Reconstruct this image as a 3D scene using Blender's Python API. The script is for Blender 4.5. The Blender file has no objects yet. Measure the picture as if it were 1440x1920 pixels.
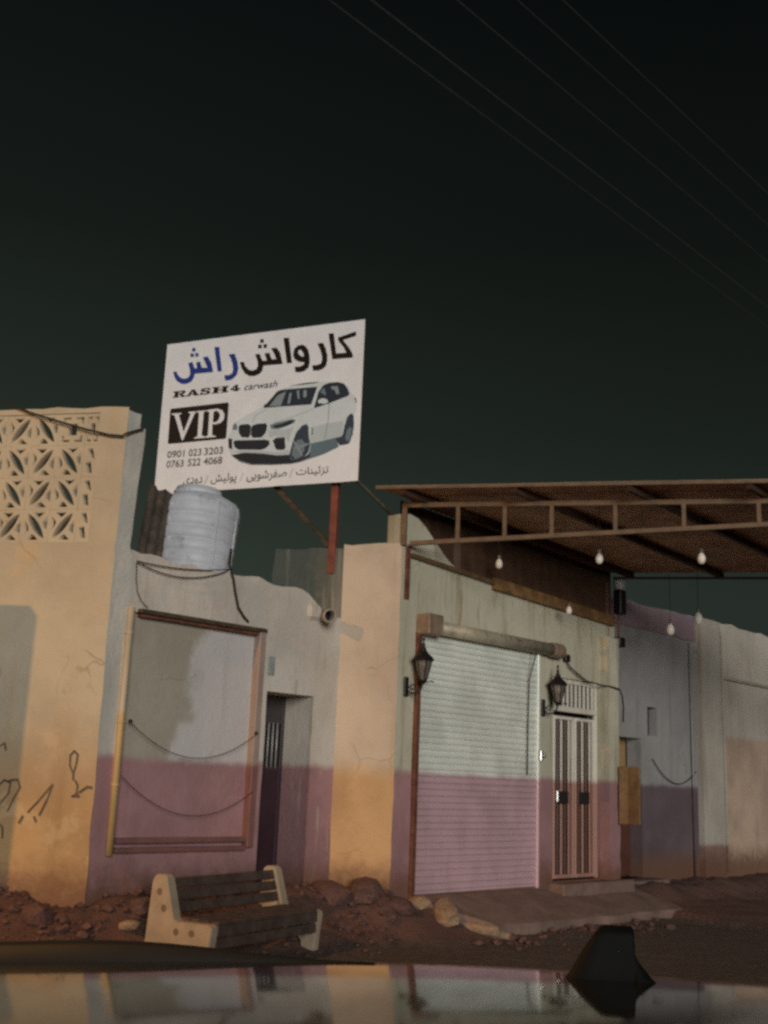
import bpy, math, random
from mathutils import Vector, Matrix, noise
R = math.radians
random.seed(7)
scn = bpy.context.scene
COL = scn.collection

# ---------------------------------------------------------------- camera
cam_d = bpy.data.cameras.new('camera'); cam = bpy.data.objects.new('camera', cam_d); COL.objects.link(cam)
cam_d.sensor_fit = 'AUTO'; cam_d.sensor_width = 36.0
cam_d.lens = 2100.0 / 1920.0 * 36.0
cam_d.clip_start = 0.05; cam_d.clip_end = 2000.0
cam.matrix_world = Matrix.Translation((0, 0, 1.65)) @ Matrix.Rotation(R(90 + 13.5), 4, 'X') @ Matrix.Rotation(R(2.3), 4, 'Z')
scn.camera = cam
scn.render.resolution_x = 768; scn.render.resolution_y = 1024

# ---------------------------------------------------------------- night sky with town glow
SUN_AZ = R(168)      # direction towards the light, clockwise from +Y
SUN_EL = R(7)
SUN_STRENGTH = 1.95
SUN_COLOR = (1.0, 0.97, 0.915)
LAMP_POWER = 1350.0
world = bpy.data.worlds.new('World'); scn.world = world; world.use_nodes = True
wn = world.node_tree; wn.nodes.clear()
wo = wn.nodes.new('ShaderNodeOutputWorld'); bg = wn.nodes.new('ShaderNodeBackground')
sky = wn.nodes.new('ShaderNodeTexSky'); sky.sky_type = 'NISHITA'; sky.sun_disc = False
sky.sun_elevation = R(-4); sky.sun_rotation = SUN_AZ; sky.dust_density = 4.0
tc = wn.nodes.new('ShaderNodeTexCoord'); sx = wn.nodes.new('ShaderNodeSeparateXYZ'); wn.links.new(tc.outputs['Generated'], sx.inputs[0])
rp = wn.nodes.new('ShaderNodeValToRGB'); wn.links.new(sx.outputs['Z'], rp.inputs[0])
el = rp.color_ramp.elements
el[0].position = 0.0; el[0].color = (0.034, 0.045, 0.038, 1)
el[1].position = 1.0; el[1].color = (0.0020, 0.0028, 0.0026, 1)
for p, c in ((0.16, (0.030, 0.0400, 0.0320, 1)), (0.30, (0.0150, 0.0210, 0.0162, 1)), (0.45, (0.0064, 0.0090, 0.0072, 1)), (0.62, (0.0026, 0.0038, 0.0032, 1))):
    e = el.new(p); e.color = c
ad = wn.nodes.new('ShaderNodeMix'); ad.data_type = 'RGBA'; ad.blend_type = 'ADD'; ad.inputs['Factor'].default_value = 0.10
wn.links.new(rp.outputs[0], ad.inputs['A']); wn.links.new(sky.outputs[0], ad.inputs['B'])
mr = wn.nodes.new('ShaderNodeMapRange'); mr.interpolation_type = 'SMOOTHSTEP'; wn.links.new(sx.outputs['X'], mr.inputs['Value'])
mr.inputs['From Min'].default_value = -0.45; mr.inputs['From Max'].default_value = 0.45; mr.inputs['To Min'].default_value = 1.10; mr.inputs['To Max'].default_value = 0.62
ml = wn.nodes.new('ShaderNodeMix'); ml.data_type = 'RGBA'; ml.blend_type = 'MULTIPLY'; ml.inputs['Factor'].default_value = 1.0
wn.links.new(ad.outputs['Result'], ml.inputs['A']); wn.links.new(mr.outputs[0], ml.inputs['B'])
wn.links.new(ml.outputs['Result'], bg.inputs[0]); bg.inputs[1].default_value = 1.0
wn.links.new(bg.outputs[0], wo.inputs[0])

# ---------------------------------------------------------------- the one far light (floodlight across the street)
sd = bpy.data.lights.new('sun', 'SUN'); sun = bpy.data.objects.new('sun', sd); COL.objects.link(sun)
sd.energy = SUN_STRENGTH; sd.angle = R(24.0); sd.color = SUN_COLOR
to = Vector((math.sin(SUN_AZ) * math.cos(SUN_EL), math.cos(SUN_AZ) * math.cos(SUN_EL), math.sin(SUN_EL)))
sun.rotation_euler = (-to).to_track_quat('-Z', 'Y').to_euler()

# ---------------------------------------------------------------- exposure
scn.view_settings.view_transform = 'Standard'; scn.view_settings.look = 'None'
scn.view_settings.exposure = 0.0; scn.view_settings.gamma = 1.0; scn.view_settings.use_curve_mapping = False
scn.cycles.use_denoising = False
scn.cycles.sample_clamp_indirect = 2.0; scn.cycles.sample_clamp_direct = 3.0
scn.cycles.max_bounces = 6; scn.cycles.diffuse_bounces = 3; scn.cycles.glossy_bounces = 3; scn.cycles.transmission_bounces = 4
scn.cycles.caustics_reflective = False; scn.cycles.caustics_refractive = False
scn.cycles.filter_width = 2.8

# ================================================================ helpers
class MB:
    def __init__(s): s.v = []; s.f = []
    def add(s, verts, faces):
        b = len(s.v); s.v += [tuple(p) for p in verts]; s.f += [tuple(i + b for i in f) for f in faces]; return s
    def box(s, x0, x1, y0, y1, z0, z1, M=None):
        vs = [(x, y, z) for x in (x0, x1) for y in (y0, y1) for z in (z0, z1)]
        if M is not None: vs = [M @ Vector(p) for p in vs]
        return s.add(vs, [(0, 1, 3, 2), (4, 6, 7, 5), (0, 4, 5, 1), (2, 3, 7, 6), (0, 2, 6, 4), (1, 5, 7, 3)])
    def bbox(s, x0, x1, y0, y1, z0, z1, b=0.006, M=None):
        # box with chamfered edges, built as three inset slabs' hull
        vs = []
        idx = {}
        for i, x in enumerate((x0, x1)):
            for j, y in enumerate((y0, y1)):
                for k, z in enumerate((z0, z1)):
                    sx_, sy_, sz_ = (b if i == 0 else -b), (b if j == 0 else -b), (b if k == 0 else -b)
                    for a, p in enumerate(((x, y + sy_, z + sz_), (x + sx_, y, z + sz_), (x + sx_, y + sy_, z))):
                        idx[(i, j, k, a)] = len(vs); vs.append(p)
        fs = []
        g = lambda i, j, k, a: idx[(i, j, k, a)]
        for i in (0, 1):
            q = [g(i, 0, 0, 0), g(i, 1, 0, 0), g(i, 1, 1, 0), g(i, 0, 1, 0)]; fs.append(q if i else q[::-1])
        for j in (0, 1):
            q = [g(0, j, 0, 1), g(1, j, 0, 1), g(1, j, 1, 1), g(0, j, 1, 1)]; fs.append(q[::-1] if j else q)
        for k in (0, 1):
            q = [g(0, 0, k, 2), g(1, 0, k, 2), g(1, 1, k, 2), g(0, 1, k, 2)]; fs.append(q if k else q[::-1])
        for i in (0, 1):
            for j in (0, 1): fs.append([g(i, j, 0, 0), g(i, j, 0, 1), g(i, j, 1, 1), g(i, j, 1, 0)])
            for k in (0, 1): fs.append([g(i, 0, k, 0), g(i, 0, k, 2), g(i, 1, k, 2), g(i, 1, k, 0)])
        for j in (0, 1):
            for k in (0, 1): fs.append([g(0, j, k, 1), g(0, j, k, 2), g(1, j, k, 2), g(1, j, k, 1)])
        for i in (0, 1):
            for j in (0, 1):
                for k in (0, 1): fs.append([g(i, j, k, 0), g(i, j, k, 1), g(i, j, k, 2)])
        if M is not None: vs = [M @ Vector(p) for p in vs]
        return s.add(vs, fs)
    def bar(s, a, b, w, h=None):
        # rectangular bar between two points
        a, b = Vector(a), Vector(b); d = b - a; L = d.length; d.normalize(); h = h or w
        up = Vector((0, 0, 1)) if abs(d.z) < 0.95 else Vector((0, 1, 0))
        x = d.cross(up).normalized(); y = x.cross(d).normalized()
        vs = [p + x * i * w / 2 + y * j * h / 2 for p in (a, b) for i, j in ((-1, -1), (1, -1), (1, 1), (-1, 1))]
        return s.add(vs, [(0, 1, 2, 3), (7, 6, 5, 4), (0, 4, 5, 1), (1, 5, 6, 2), (2, 6, 7, 3), (3, 7, 4, 0)])
    def tube(s, pts, r, n=8, cap=True):
        pts = [Vector(p) for p in pts]; b = len(s.v); m = len(pts); up = None
        for i, p in enumerate(pts):
            d = (pts[min(i + 1, m - 1)] - pts[max(i - 1, 0)]).normalized()
            if up is None: up = Vector((0, 0, 1)) if abs(d.z) < 0.9 else Vector((1, 0, 0))
            x = d.cross(up).normalized(); y = x.cross(d).normalized(); up = y
            rr = r[i] if isinstance(r, (list, tuple)) else r
            for k in range(n):
                a = 2 * math.pi * k / n; s.v.append(tuple(p + x * math.cos(a) * rr + y * math.sin(a) * rr))
        for i in range(m - 1):
            for k in range(n):
                k2 = (k + 1) % n; s.f.append((b + i * n + k, b + i * n + k2, b + (i + 1) * n + k2, b + (i + 1) * n + k))
        if cap:
            s.f.append(tuple(b + k for k in range(n))[::-1]); s.f.append(tuple(b + (m - 1) * n + k for k in range(n)))
        return s
    def lathe(s, prof, n=20, c=(0, 0, 0), M=None, cap=True):
        b = len(s.v); vs = []
        for r, z in prof:
            for k in range(n):
                a = 2 * math.pi * k / n; vs.append(Vector((c[0] + r * math.cos(a), c[1] + r * math.sin(a), c[2] + z)))
        if M is not None: vs = [M @ p for p in vs]
        s.v += [tuple(p) for p in vs]
        for i in range(len(prof) - 1):
            for k in range(n):
                k2 = (k + 1) % n; s.f.append((b + i * n + k, b + i * n + k2, b + (i + 1) * n + k2, b + (i + 1) * n + k))
        if cap:
            s.f.append(tuple(b + k for k in range(n))[::-1]); s.f.append(tuple(b + (len(prof) - 1) * n + k for k in range(n)))
        return s
    def prism(s, poly, y0, y1):
        # polygon in x,z extruded along y
        n = len(poly); vs = [(x, y0, z) for x, z in poly] + [(x, y1, z) for x, z in poly]
        fs = [tuple(range(n)), tuple(range(n, 2 * n))[::-1]] + [(i, i + n, (i + 1) % n + n, (i + 1) % n) for i in range(n)]
        return s.add(vs, fs)
    def build(s, name, mat, parent=None, smooth=False, loc=None):
        me = bpy.data.meshes.new(name); me.from_pydata(s.v, [], s.f); me.validate(); me.update()
        return link(name, me, mat, parent, smooth, loc)

def link(name, me, mat, parent=None, smooth=False, loc=None):
    o = bpy.data.objects.new(name, me); COL.objects.link(o)
    if mat is not None and not me.materials: me.materials.append(mat)
    if parent is not None: o.parent = parent
    if loc is not None: o.location = loc
    if smooth:
        for p in me.polygons: p.use_smooth = True
    return o
def tag(o, label=None, cat=None, group=None, kind=None):
    if label: o['label'] = label
    if cat: o['category'] = cat
    if group: o['group'] = group
    if kind: o['kind'] = kind
    return o
def thing(name, label, cat, loc=(0, 0, 0), rz=0.0, group=None):
    o = bpy.data.objects.new(name, None); COL.objects.link(o); o.location = loc; o.rotation_euler = (0, 0, rz); o.empty_display_size = 0.2
    return tag(o, label, cat, group)
def fixn(o):
    import bmesh
    bm = bmesh.new(); bm.from_mesh(o.data); bmesh.ops.recalc_face_normals(bm, faces=bm.faces); bm.to_mesh(o.data); bm.free(); return o
def copy_tree(o, parent=None):
    c = o.copy(); COL.objects.link(c); c.parent = parent
    for ch in list(o.children): copy_tree(ch, c)
    return c
def nz(x, y=0.0, z=0.0, s=1.0): return noise.noise(Vector((x * s, y * s, z * s)))

def grid_wall(xs, zs, inside, y0, y1, warp=None):
    """wall made of cells; openings and outline follow `inside`; every border gets its own reveal"""
    m = MB(); nx, nzc = len(xs) - 1, len(zs) - 1
    cell = [[inside((xs[i] + xs[i + 1]) / 2, (zs[k] + zs[k + 1]) / 2) for k in range(nzc)] for i in range(nx)]
    vid = {}
    def V(i, k, b):
        key = (i, k, b)
        if key not in vid:
            p = Vector((xs[i], y1 if b else y0, zs[k]))
            if warp: p = p + Vector(warp(xs[i], zs[k], b))
            vid[key] = len(m.v); m.v.append(tuple(p))
        return vid[key]
    for i in range(nx):
        for k in range(nzc):
            if not cell[i][k]: continue
            m.f.append((V(i, k, 0), V(i + 1, k, 0), V(i + 1, k + 1, 0), V(i, k + 1, 0)))
            m.f.append((V(i, k, 1), V(i, k + 1, 1), V(i + 1, k + 1, 1), V(i + 1, k, 1)))
            if i == 0 or not cell[i - 1][k]: m.f.append((V(i, k, 0), V(i, k + 1, 0), V(i, k + 1, 1), V(i, k, 1)))
            if i == nx - 1 or not cell[i + 1][k]: m.f.append((V(i + 1, k, 0), V(i + 1, k, 1), V(i + 1, k + 1, 1), V(i + 1, k + 1, 0)))
            if k == 0 or not cell[i][k - 1]: m.f.append((V(i, k, 0), V(i, k, 1), V(i + 1, k, 1), V(i + 1, k, 0)))
            if k == nzc - 1 or not cell[i][k + 1]: m.f.append((V(i, k + 1, 0), V(i + 1, k + 1, 0), V(i + 1, k + 1, 1), V(i, k + 1, 1)))
    return m
def cuts(a, b, step, extra=()):
    n = max(1, round((b - a) / step)); v = sorted([a + (b - a) * i / n for i in range(n + 1)] + list(extra)); o = [v[0]]
    ex = set(extra)
    for t in v[1:]:
        if t - o[-1] > 0.02: o.append(t)
        elif t in ex: o[-1] = t
    return o

# ================================================================ materials
def _nt(name):
    m = bpy.data.materials.new(name); m.use_nodes = True; nt = m.node_tree
    return m, nt, nt.nodes['Principled BSDF']
class N:
    def __init__(s, nt): s.nt = nt
    def n(s, t, **k):
        x = s.nt.nodes.new(t)
        for a, b in k.items(): setattr(x, a, b)
        return x
    def l(s, a, b): s.nt.links.new(a, b)
    def noise(s, vec, scale, detail=6, rough=0.6, stretch=None, off=None):
        mp = s.n('ShaderNodeMapping'); s.l(vec, mp.inputs[0])
        if stretch: mp.inputs['Scale'].default_value = stretch
        if off: mp.inputs['Location'].default_value = off
        t = s.n('ShaderNodeTexNoise'); t.inputs['Scale'].default_value = scale; t.inputs['Detail'].default_value = detail; t.inputs['Roughness'].default_value = rough
        s.l(mp.outputs[0], t.inputs['Vector']); return t.outputs['Fac']
    def ramp(s, fac, a, b, lo=0.0, hi=1.0):
        r = s.n('ShaderNodeMapRange'); r.interpolation_type = 'SMOOTHSTEP'; s.l(fac, r.inputs['Value'])
        r.inputs['From Min'].default_value = a; r.inputs['From Max'].default_value = b; r.inputs['To Min'].default_value = lo; r.inputs['To Max'].default_value = hi
        return r.outputs[0]
    def math(s, op, a, b):
        m = s.n('ShaderNodeMath', operation=op)
        for i, v in enumerate((a, b)):
            if isinstance(v, (int, float)): m.inputs[i].default_value = v
            else: s.l(v, m.inputs[i])
        return m.outputs[0]
    def mix(s, fac, a, b, mode='MIX'):
        m = s.n('ShaderNodeMix', data_type='RGBA', blend_type=mode)
        for sock, v in (('Factor', fac), ('A', a), ('B', b)):
            if isinstance(v, (int, float)): m.inputs[sock].default_value = v
            elif isinstance(v, (tuple, list)): m.inputs[sock].default_value = (*v, 1) if len(v) == 3 else v
            else: s.l(v, m.inputs[sock])
        return m.outputs['Result']
    def bump(s, h, strength, dist, bsdf):
        b = s.n('ShaderNodeBump'); b.inputs['Strength'].default_value = strength; b.inputs['Distance'].default_value = dist
        s.l(h, b.inputs['Height']); s.l(b.outputs[0], bsdf.inputs['Normal'])

def simple(name, col, rough=0.7, metal=0.0, var=0.25, scale=6.0, bump=0.15, dirt=None, coat=0.0, spec=0.5):
    m, nt, b = _nt(name); g = N(nt); tcn = g.n('ShaderNodeTexCoord'); v = tcn.outputs['Object']
    f = g.noise(v, scale, 8, 0.65); dark = tuple(c * (1 - var) for c in col); lite = tuple(min(1, c * (1 + var * 0.6)) for c in col)
    c = g.mix(g.ramp(f, 0.3, 0.7), dark, lite)
    if dirt: c = g.mix(g.ramp(g.noise(v, scale * 2.3, 8, 0.7, off=(3, 1, 7)), 0.52, 0.68, 0, 0.85), c, dirt)
    g.l(c, b.inputs['Base Color']); b.inputs['Roughness'].default_value = rough; b.inputs['Metallic'].default_value = metal
    b.inputs['Coat Weight'].default_value = coat; b.inputs['Specular IOR Level'].default_value = spec
    if bump: g.bump(g.noise(v, scale * 9, 5, 0.6), bump, 0.004, b)
    return m

def plaster(name, up, low=None, line=1.78, stain=(0.30, 0.25, 0.19), amount=0.5, seed=0.0, peel=None, low_amount=0.35, base_dirt=0.9, extra=None, patch=None, soft=0.05, drips=None):
    """limewashed plaster: second colour below `line`, streaks, blotches, peeled spots, splash dirt at the foot"""
    m, nt, b = _nt(name); g = N(nt); geo = g.n('ShaderNodeNewGeometry'); v = geo.outputs['Position']
    sp = g.n('ShaderNodeSeparateXYZ'); g.l(v, sp.inputs[0]); z = sp.outputs['Z']
    blot = g.noise(v, 0.9, 8, 0.62, off=(seed, seed * 2, 0)); fine = g.noise(v, 7, 8, 0.7, off=(seed, 0, 0))
    streak = g.noise(v, 3.2, 6, 0.6, stretch=(1.6, 1.6, 0.12), off=(seed * 3, 0, 0))
    c = g.mix(g.ramp(blot, 0.35, 0.65), tuple(x * 0.86 for x in up), tuple(min(1, x * 1.07) for x in up))
    if patch:
        # area of another colour past a slanting line, its edge wandering
        (px, py, pz, sx_, sy_, sz_), pc = patch
        d = g.math('ADD', g.math('ADD', g.math('MULTIPLY', sp.outputs['X'], sx_), g.math('MULTIPLY', sp.outputs['Y'], sy_)), g.math('MULTIPLY', z, sz_))
        d = g.math('ADD', d, g.math('MULTIPLY', g.noise(v, 2.2, 8, 0.65), 0.60))
        c = g.mix(g.ramp(d, px, px + 0.14), c, pc)
    c = g.mix(g.ramp(streak, 0.50, 0.74, 0, amount), c, stain)
    if low is not None:
        lc = g.mix(g.ramp(blot, 0.36, 0.66), tuple(x * 0.80 for x in low), tuple(min(1, x * 1.12) for x in low))
        lc = g.mix(g.ramp(streak, 0.52, 0.75, 0, low_amount), lc, tuple(x * 0.55 for x in low))
        zz = g.math('ADD', z, g.math('MULTIPLY', g.math('SUBTRACT', g.noise(v, 4.5, 4, 0.6, off=(seed, 5, 0)), 0.5), 0.10))
        c = g.mix(g.ramp(zz, line - soft, line + soft, 1, 0), c, lc)
    if drips is not None:
        dn = g.noise(v, 6.5, 5, 0.55, stretch=(1.7, 1.7, 0.22), off=(seed, 9, 3))
        c = g.mix(g.ramp(dn, 0.60, 0.70, 0, 0.7), c, drips)
    if peel is not None:
        pf = g.math('ADD', g.noise(v, 2.6, 9, 0.68, off=(seed + 4, 2, 1)), g.ramp(z, 0.3, 2.4, 0.10, 0.0))
        c = g.mix(g.ramp(pf, 0.575, 0.665, 0, 0.55), c, peel)
    # hairline cracks, only here and there
    ds = g.n('ShaderNodeMix', data_type='VECTOR'); ds.inputs['Factor'].default_value = 0.28
    nc = g.n('ShaderNodeTexNoise'); nc.inputs['Scale'].default_value = 2.5; g.l(v, nc.inputs['Vector']); g.l(v, ds.inputs['A']); g.l(nc.outputs['Color'], ds.inputs['B'])
    vo = g.n('ShaderNodeTexVoronoi', feature='DISTANCE_TO_EDGE'); vo.inputs['Scale'].default_value = 1.5; g.l(ds.outputs[1], vo.inputs['Vector'])
    ck = g.math('MULTIPLY', g.ramp(vo.outputs['Distance'], 0.002, 0.008, 1, 0), g.ramp(g.noise(v, 1.3, 3, 0.5, off=(seed + 2, 7, 7)), 0.54, 0.64, 0, 0.38))
    c = g.mix(ck, c, tuple(x * 0.35 for x in stain))
    ft = g.math('ADD', z, g.math('MULTIPLY', fine, 0.5))
    c = g.mix(g.ramp(ft, 0.72, 1.15, base_dirt, 0.0), c, (0.17, 0.085, 0.055))
    c = g.mix(g.ramp(fine, 0.55, 0.75, 0, 0.22), c, stain)
    g.l(c, b.inputs['Base Color']); b.inputs['Roughness'].default_value = 0.88; b.inputs['Specular IOR Level'].default_value = 0.25
    h = g.math('ADD', g.math('MULTIPLY', g.noise(v, 2.2, 6, 0.6), 3.0), g.noise(v, 26, 6, 0.65))
    g.bump(h, 0.55, 0.012, b)
    return m

def two_tone(name, up, low, line=1.775, rough=0.42, metal=0.25, stain=(0.22, 0.15, 0.10), amount=0.3, var=0.1):
    m, nt, b = _nt(name); g = N(nt); geo = g.n('ShaderNodeNewGeometry'); v = geo.outputs['Position']
    sp = g.n('ShaderNodeSeparateXYZ'); g.l(v, sp.inputs[0])
    n1 = g.noise(v, 1.5, 6, 0.6); st = g.noise(v, 5, 6, 0.6, stretch=(2, 2, 0.15))
    zz = g.math('ADD', sp.outputs['Z'], g.math('MULTIPLY', g.math('SUBTRACT', g.noise(v, 3.0, 4, 0.6), 0.5), 0.08))
    u = g.mix(g.ramp(n1, 0.35, 0.65), tuple(x * (1 - var) for x in up), tuple(x * (1 + var) for x in up))
    w = g.mix(g.ramp(n1, 0.35, 0.65), tuple(x * (1 - var) for x in low), tuple(x * (1 + var) for x in low))
    c = g.mix(g.ramp(zz, line - 0.06, line + 0.03, 1, 0), u, w)
    c = g.mix(g.ramp(st, 0.55, 0.75, 0, amount), c, stain)
    g.l(c, b.inputs['Base Color']); b.inputs['Metallic'].default_value = metal
    g.l(g.ramp(n1, 0.3, 0.7, rough * 0.8, rough * 1.25), b.inputs['Roughness'])
    g.bump(g.noise(v, 30, 4, 0.6), 0.12, 0.003, b)
    return m

MAUVE = (0.385, 0.215, 0.222)  # wall colour below the tone line
M = {}
M['plaster_corner'] = plaster('plaster_corner', (0.45, 0.40, 0.30), (0.43, 0.285, 0.145), 1.75, (0.42, 0.29, 0.15), 0.45, 1.3, peel=(0.50, 0.38, 0.23), low_amount=0.45, base_dirt=0.85, soft=0.55)  # lower tone: dusty brown plus stronger sodium light put into the colour
M['plaster_block'] = plaster('plaster_block', (0.45, 0.40, 0.30), None, stain=(0.40, 0.30, 0.18), amount=0.3, seed=3.1)
M['plaster_pier'] = plaster('plaster_pier', (0.52, 0.51, 0.46), MAUVE, 1.785, amount=0.35, seed=2.0)
M['plaster_yard'] = plaster('plaster_yard', (0.60, 0.55, 0.48), MAUVE, 1.785, amount=0.45, seed=5.0, drips=(0.42, 0.37, 0.29))
M['plaster_panel'] = plaster('plaster_panel', (0.40, 0.365, 0.29), MAUVE, 1.765, amount=0.22, seed=8.0, patch=((-2.08, 0, 0, 1.0, 0, -0.17), (0.56, 0.53, 0.515)))
M['plaster_ochre'] = plaster('plaster_ochre', (0.58, 0.475, 0.365), (0.56, 0.355, 0.18), 1.77, (0.45, 0.28, 0.14), 0.35, 9.0, low_amount=0.35, soft=0.14)
M['plaster_shop'] = plaster('plaster_shop', (0.53, 0.50, 0.385), MAUVE, 1.77, (0.30, 0.24, 0.13), 0.75, 11.0, drips=(0.30, 0.21, 0.11))
M['plaster_rough'] = plaster('plaster_rough', (0.105, 0.11, 0.09), None, stain=(0.36, 0.33, 0.28), amount=0.75, seed=13.0)
M['plaster_grey'] = plaster('plaster_grey', (0.31, 0.30, 0.295), (0.135, 0.10, 0.11), 1.75, (0.17, 0.16, 0.16), 0.5, 15.0)
M['plaster_band'] = plaster('plaster_band', (0.30, 0.215, 0.235), None, stain=(0.2, 0.15, 0.16), amount=0.4, seed=17.0)
M['plaster_beige'] = plaster('plaster_beige', (0.55, 0.50, 0.43), (0.52, 0.385, 0.29), 2.62, (0.32, 0.24, 0.18), 0.45, 19.0, soft=0.06)
M['plaster_column'] = plaster('plaster_column', (0.46, 0.42, 0.36), (0.27, 0.17, 0.14), 0.85, (0.28, 0.21, 0.16), 0.5, 21.0)
M['iron'] = simple('wrought_iron', (0.022, 0.017, 0.016), 0.5, 0.4, 0.3, 20, 0.2)
M['old_sheet'] = simple('weathered_sheet', (0.075, 0.058, 0.042), 0.8, 0.1, 0.5, 4, 0.4, dirt=(0.16, 0.10, 0.06))
M['rust'] = simple('rusty_steel', (0.17, 0.065, 0.038), 0.75, 0.15, 0.45, 9, 0.4, dirt=(0.055, 0.03, 0.02))
M['red_oxide'] = simple('red_oxide_paint', (0.21, 0.060, 0.042), 0.6, 0.1, 0.3, 8, 0.25)
M['frame_steel'] = two_tone('frame_steel', (0.34, 0.26, 0.22), (0.21, 0.10, 0.09), 1.78, 0.7, 0.1, (0.1, 0.05, 0.03), 0.6)
M['dark_bar'] = simple('dark_weathered_bar', (0.075, 0.055, 0.032), 0.75, 0.1, 0.5, 14, 0.4, dirt=(0.02, 0.015, 0.01))
M['truss'] = simple('truss_paint', (0.155, 0.092, 0.045), 0.6, 0.1, 0.3, 7, 0.25, dirt=(0.14, 0.06, 0.03))
M['purlin'] = simple('purlin_paint', (0.07, 0.032, 0.018), 0.7, 0.1, 0.3, 7, 0.25)
M['roof_sheet'] = simple('roof_sheet', (0.62, 0.40, 0.26), 0.6, 0.15, 0.3, 2.5, 0.2, dirt=(0.40, 0.24, 0.15))
M['brown_sheet'] = simple('brown_sheet', (0.085, 0.043, 0.023), 0.65, 0.1, 0.3, 3, 0.2)
M['ochre_beam'] = simple('ochre_beam', (0.22, 0.12, 0.045), 0.75, 0.05, 0.45, 5, 0.3, dirt=(0.10, 0.04, 0.02))
M['yellow'] = two_tone('yellow_pipe_paint', (0.46, 0.40, 0.30), (0.46, 0.32, 0.14), 2.2, 0.55, 0.0, (0.3, 0.2, 0.08), 0.4)
M['shutter'] = two_tone('shutter_slat', (0.76, 0.78, 0.71), (0.58, 0.39, 0.42), 1.775, 0.30, 0.05, amount=0.12)
M['housing'] = simple('shutter_housing', (0.42, 0.38, 0.28), 0.55, 0.2, 0.25, 5, 0.2, dirt=(0.17, 0.11, 0.07))
M['bench_pipe'] = simple('cement_pipe', (0.36, 0.32, 0.27), 0.8, 0, 0.2, 9, 0.3)
M['bracket'] = simple('roller_bracket', (0.30, 0.215, 0.15), 0.65, 0.2, 0.3, 8, 0.3)
M['galv'] = simple('galvanised_rail', (0.50, 0.49, 0.46), 0.3, 0.8, 0.2, 8, 0.1)
M['door_white'] = two_tone('door_white', (0.70, 0.66, 0.56), (0.42, 0.22, 0.17), 1.76, 0.5, 0.1, (0.2, 0.09, 0.05), 0.6)
M['door_brown'] = two_tone('door_brown', (0.15, 0.105, 0.08), (0.12, 0.052, 0.038), 1.76, 0.5, 0.15, (0.08, 0.035, 0.025), 0.6)
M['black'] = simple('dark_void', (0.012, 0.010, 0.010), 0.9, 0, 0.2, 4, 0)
M['dark_door'] = two_tone('dark_door', (0.060, 0.050, 0.048), (0.040, 0.018, 0.026), 1.77, 0.6, 0.1, (0.03, 0.02, 0.02), 0.3)
M['grey_bar'] = simple('grey_bar', (0.42, 0.40, 0.39), 0.5, 0.3, 0.2, 12, 0.1)
M['plate'] = simple('blue_grey_plate', (0.30, 0.33, 0.31), 0.6, 0.1, 0.2, 15, 0.1)
M['concrete'] = simple('bench_concrete', (0.40, 0.32, 0.23), 0.85, 0, 0.18, 5, 0.5)
M['bolt_hole'] = simple('recess', (0.20, 0.13, 0.085), 0.9, 0, 0.2, 10, 0.2)
M['wood'] = simple('bench_wood', (0.085, 0.055, 0.043), 0.8, 0, 0.4, 7, 0.4)
M['apron'] = simple('apron_concrete', (0.21, 0.138, 0.112), 0.9, 0, 0.3, 2.2, 0.6, dirt=(0.17, 0.105, 0.085))
M['stone'] = simple('broken_stone', (0.34, 0.23, 0.145), 0.9, 0, 0.35, 5, 0.7)
M['stone_dark'] = simple('dusty_stone', (0.125, 0.066, 0.055), 0.9, 0, 0.4, 5, 0.7)
M['tank'] = simple('tank_plastic', (0.60, 0.62, 0.67), 0.5, 0, 0.14, 2.0, 0.08, dirt=(0.36, 0.36, 0.38))
M['cable'] = simple('black_cable', (0.016, 0.014, 0.013), 0.6, 0, 0.2, 20, 0)
M['wire'] = simple('bare_wire', (0.065, 0.075, 0.065), 0.5, 0.3, 0.2, 20, 0)
M['bulb'] = simple('frosted_bulb', (0.90, 0.87, 0.78), 0.35, 0, 0.05, 20, 0)
M['socket'] = simple('bulb_socket', (0.20, 0.17, 0.13), 0.5, 0, 0.2, 20, 0)
M['lens'] = simple('white_lens', (0.75, 0.76, 0.72), 0.4, 0, 0.05, 20, 0)
M['ochre_box'] = simple('ochre_box', (0.27, 0.17, 0.085), 0.6, 0.1, 0.3, 6, 0.2)
M['box_inside'] = simple('box_inside', (0.11, 0.04, 0.025), 0.7, 0.1, 0.3, 6, 0.2)
M['niche'] = plaster('niche_plaster', (0.34, 0.22, 0.105), (0.17, 0.055, 0.035), 1.0, amount=0.4, seed=23.0)
M['graffiti'] = simple('spray_paint', (0.11, 0.068, 0.043), 0.8, 0, 0.4, 9, 0)
M['car_paint'] = simple('car_paint', (0.010, 0.011, 0.010), 0.08, 0.0, 0.1, 3, 0, spec=0.26)
M['car_black'] = simple('car_black_trim', (0.010, 0.010, 0.010), 0.55, 0, 0.2, 10, 0)
M['fin'] = simple('fin_plastic', (0.004, 0.004, 0.004), 0.7, 0, 0.1, 10, 0, spec=0.15)
M['chain'] = simple('tarnished_chain', (0.055, 0.035, 0.03), 0.7, 0.3, 0.2, 20, 0)
M['tyre'] = simple('tyre_rubber', (0.02, 0.02, 0.02), 0.85, 0, 0.2, 10, 0.2)
M['rim'] = simple('alloy_rim', (0.35, 0.35, 0.35), 0.35, 0.8, 0.1, 10, 0)
M['lamp_steel'] = simple('lamp_post_steel', (0.25, 0.25, 0.24), 0.5, 0.6, 0.2, 5, 0.1)
def glass(name, col, rough=0.05, alpha=0.35):
    m, nt, b = _nt(name); b.inputs['Base Color'].default_value = (*col, 1); b.inputs['Roughness'].default_value = rough
    b.inputs['Transmission Weight'].default_value = alpha; b.inputs['IOR'].default_value = 1.45
    return m
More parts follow.
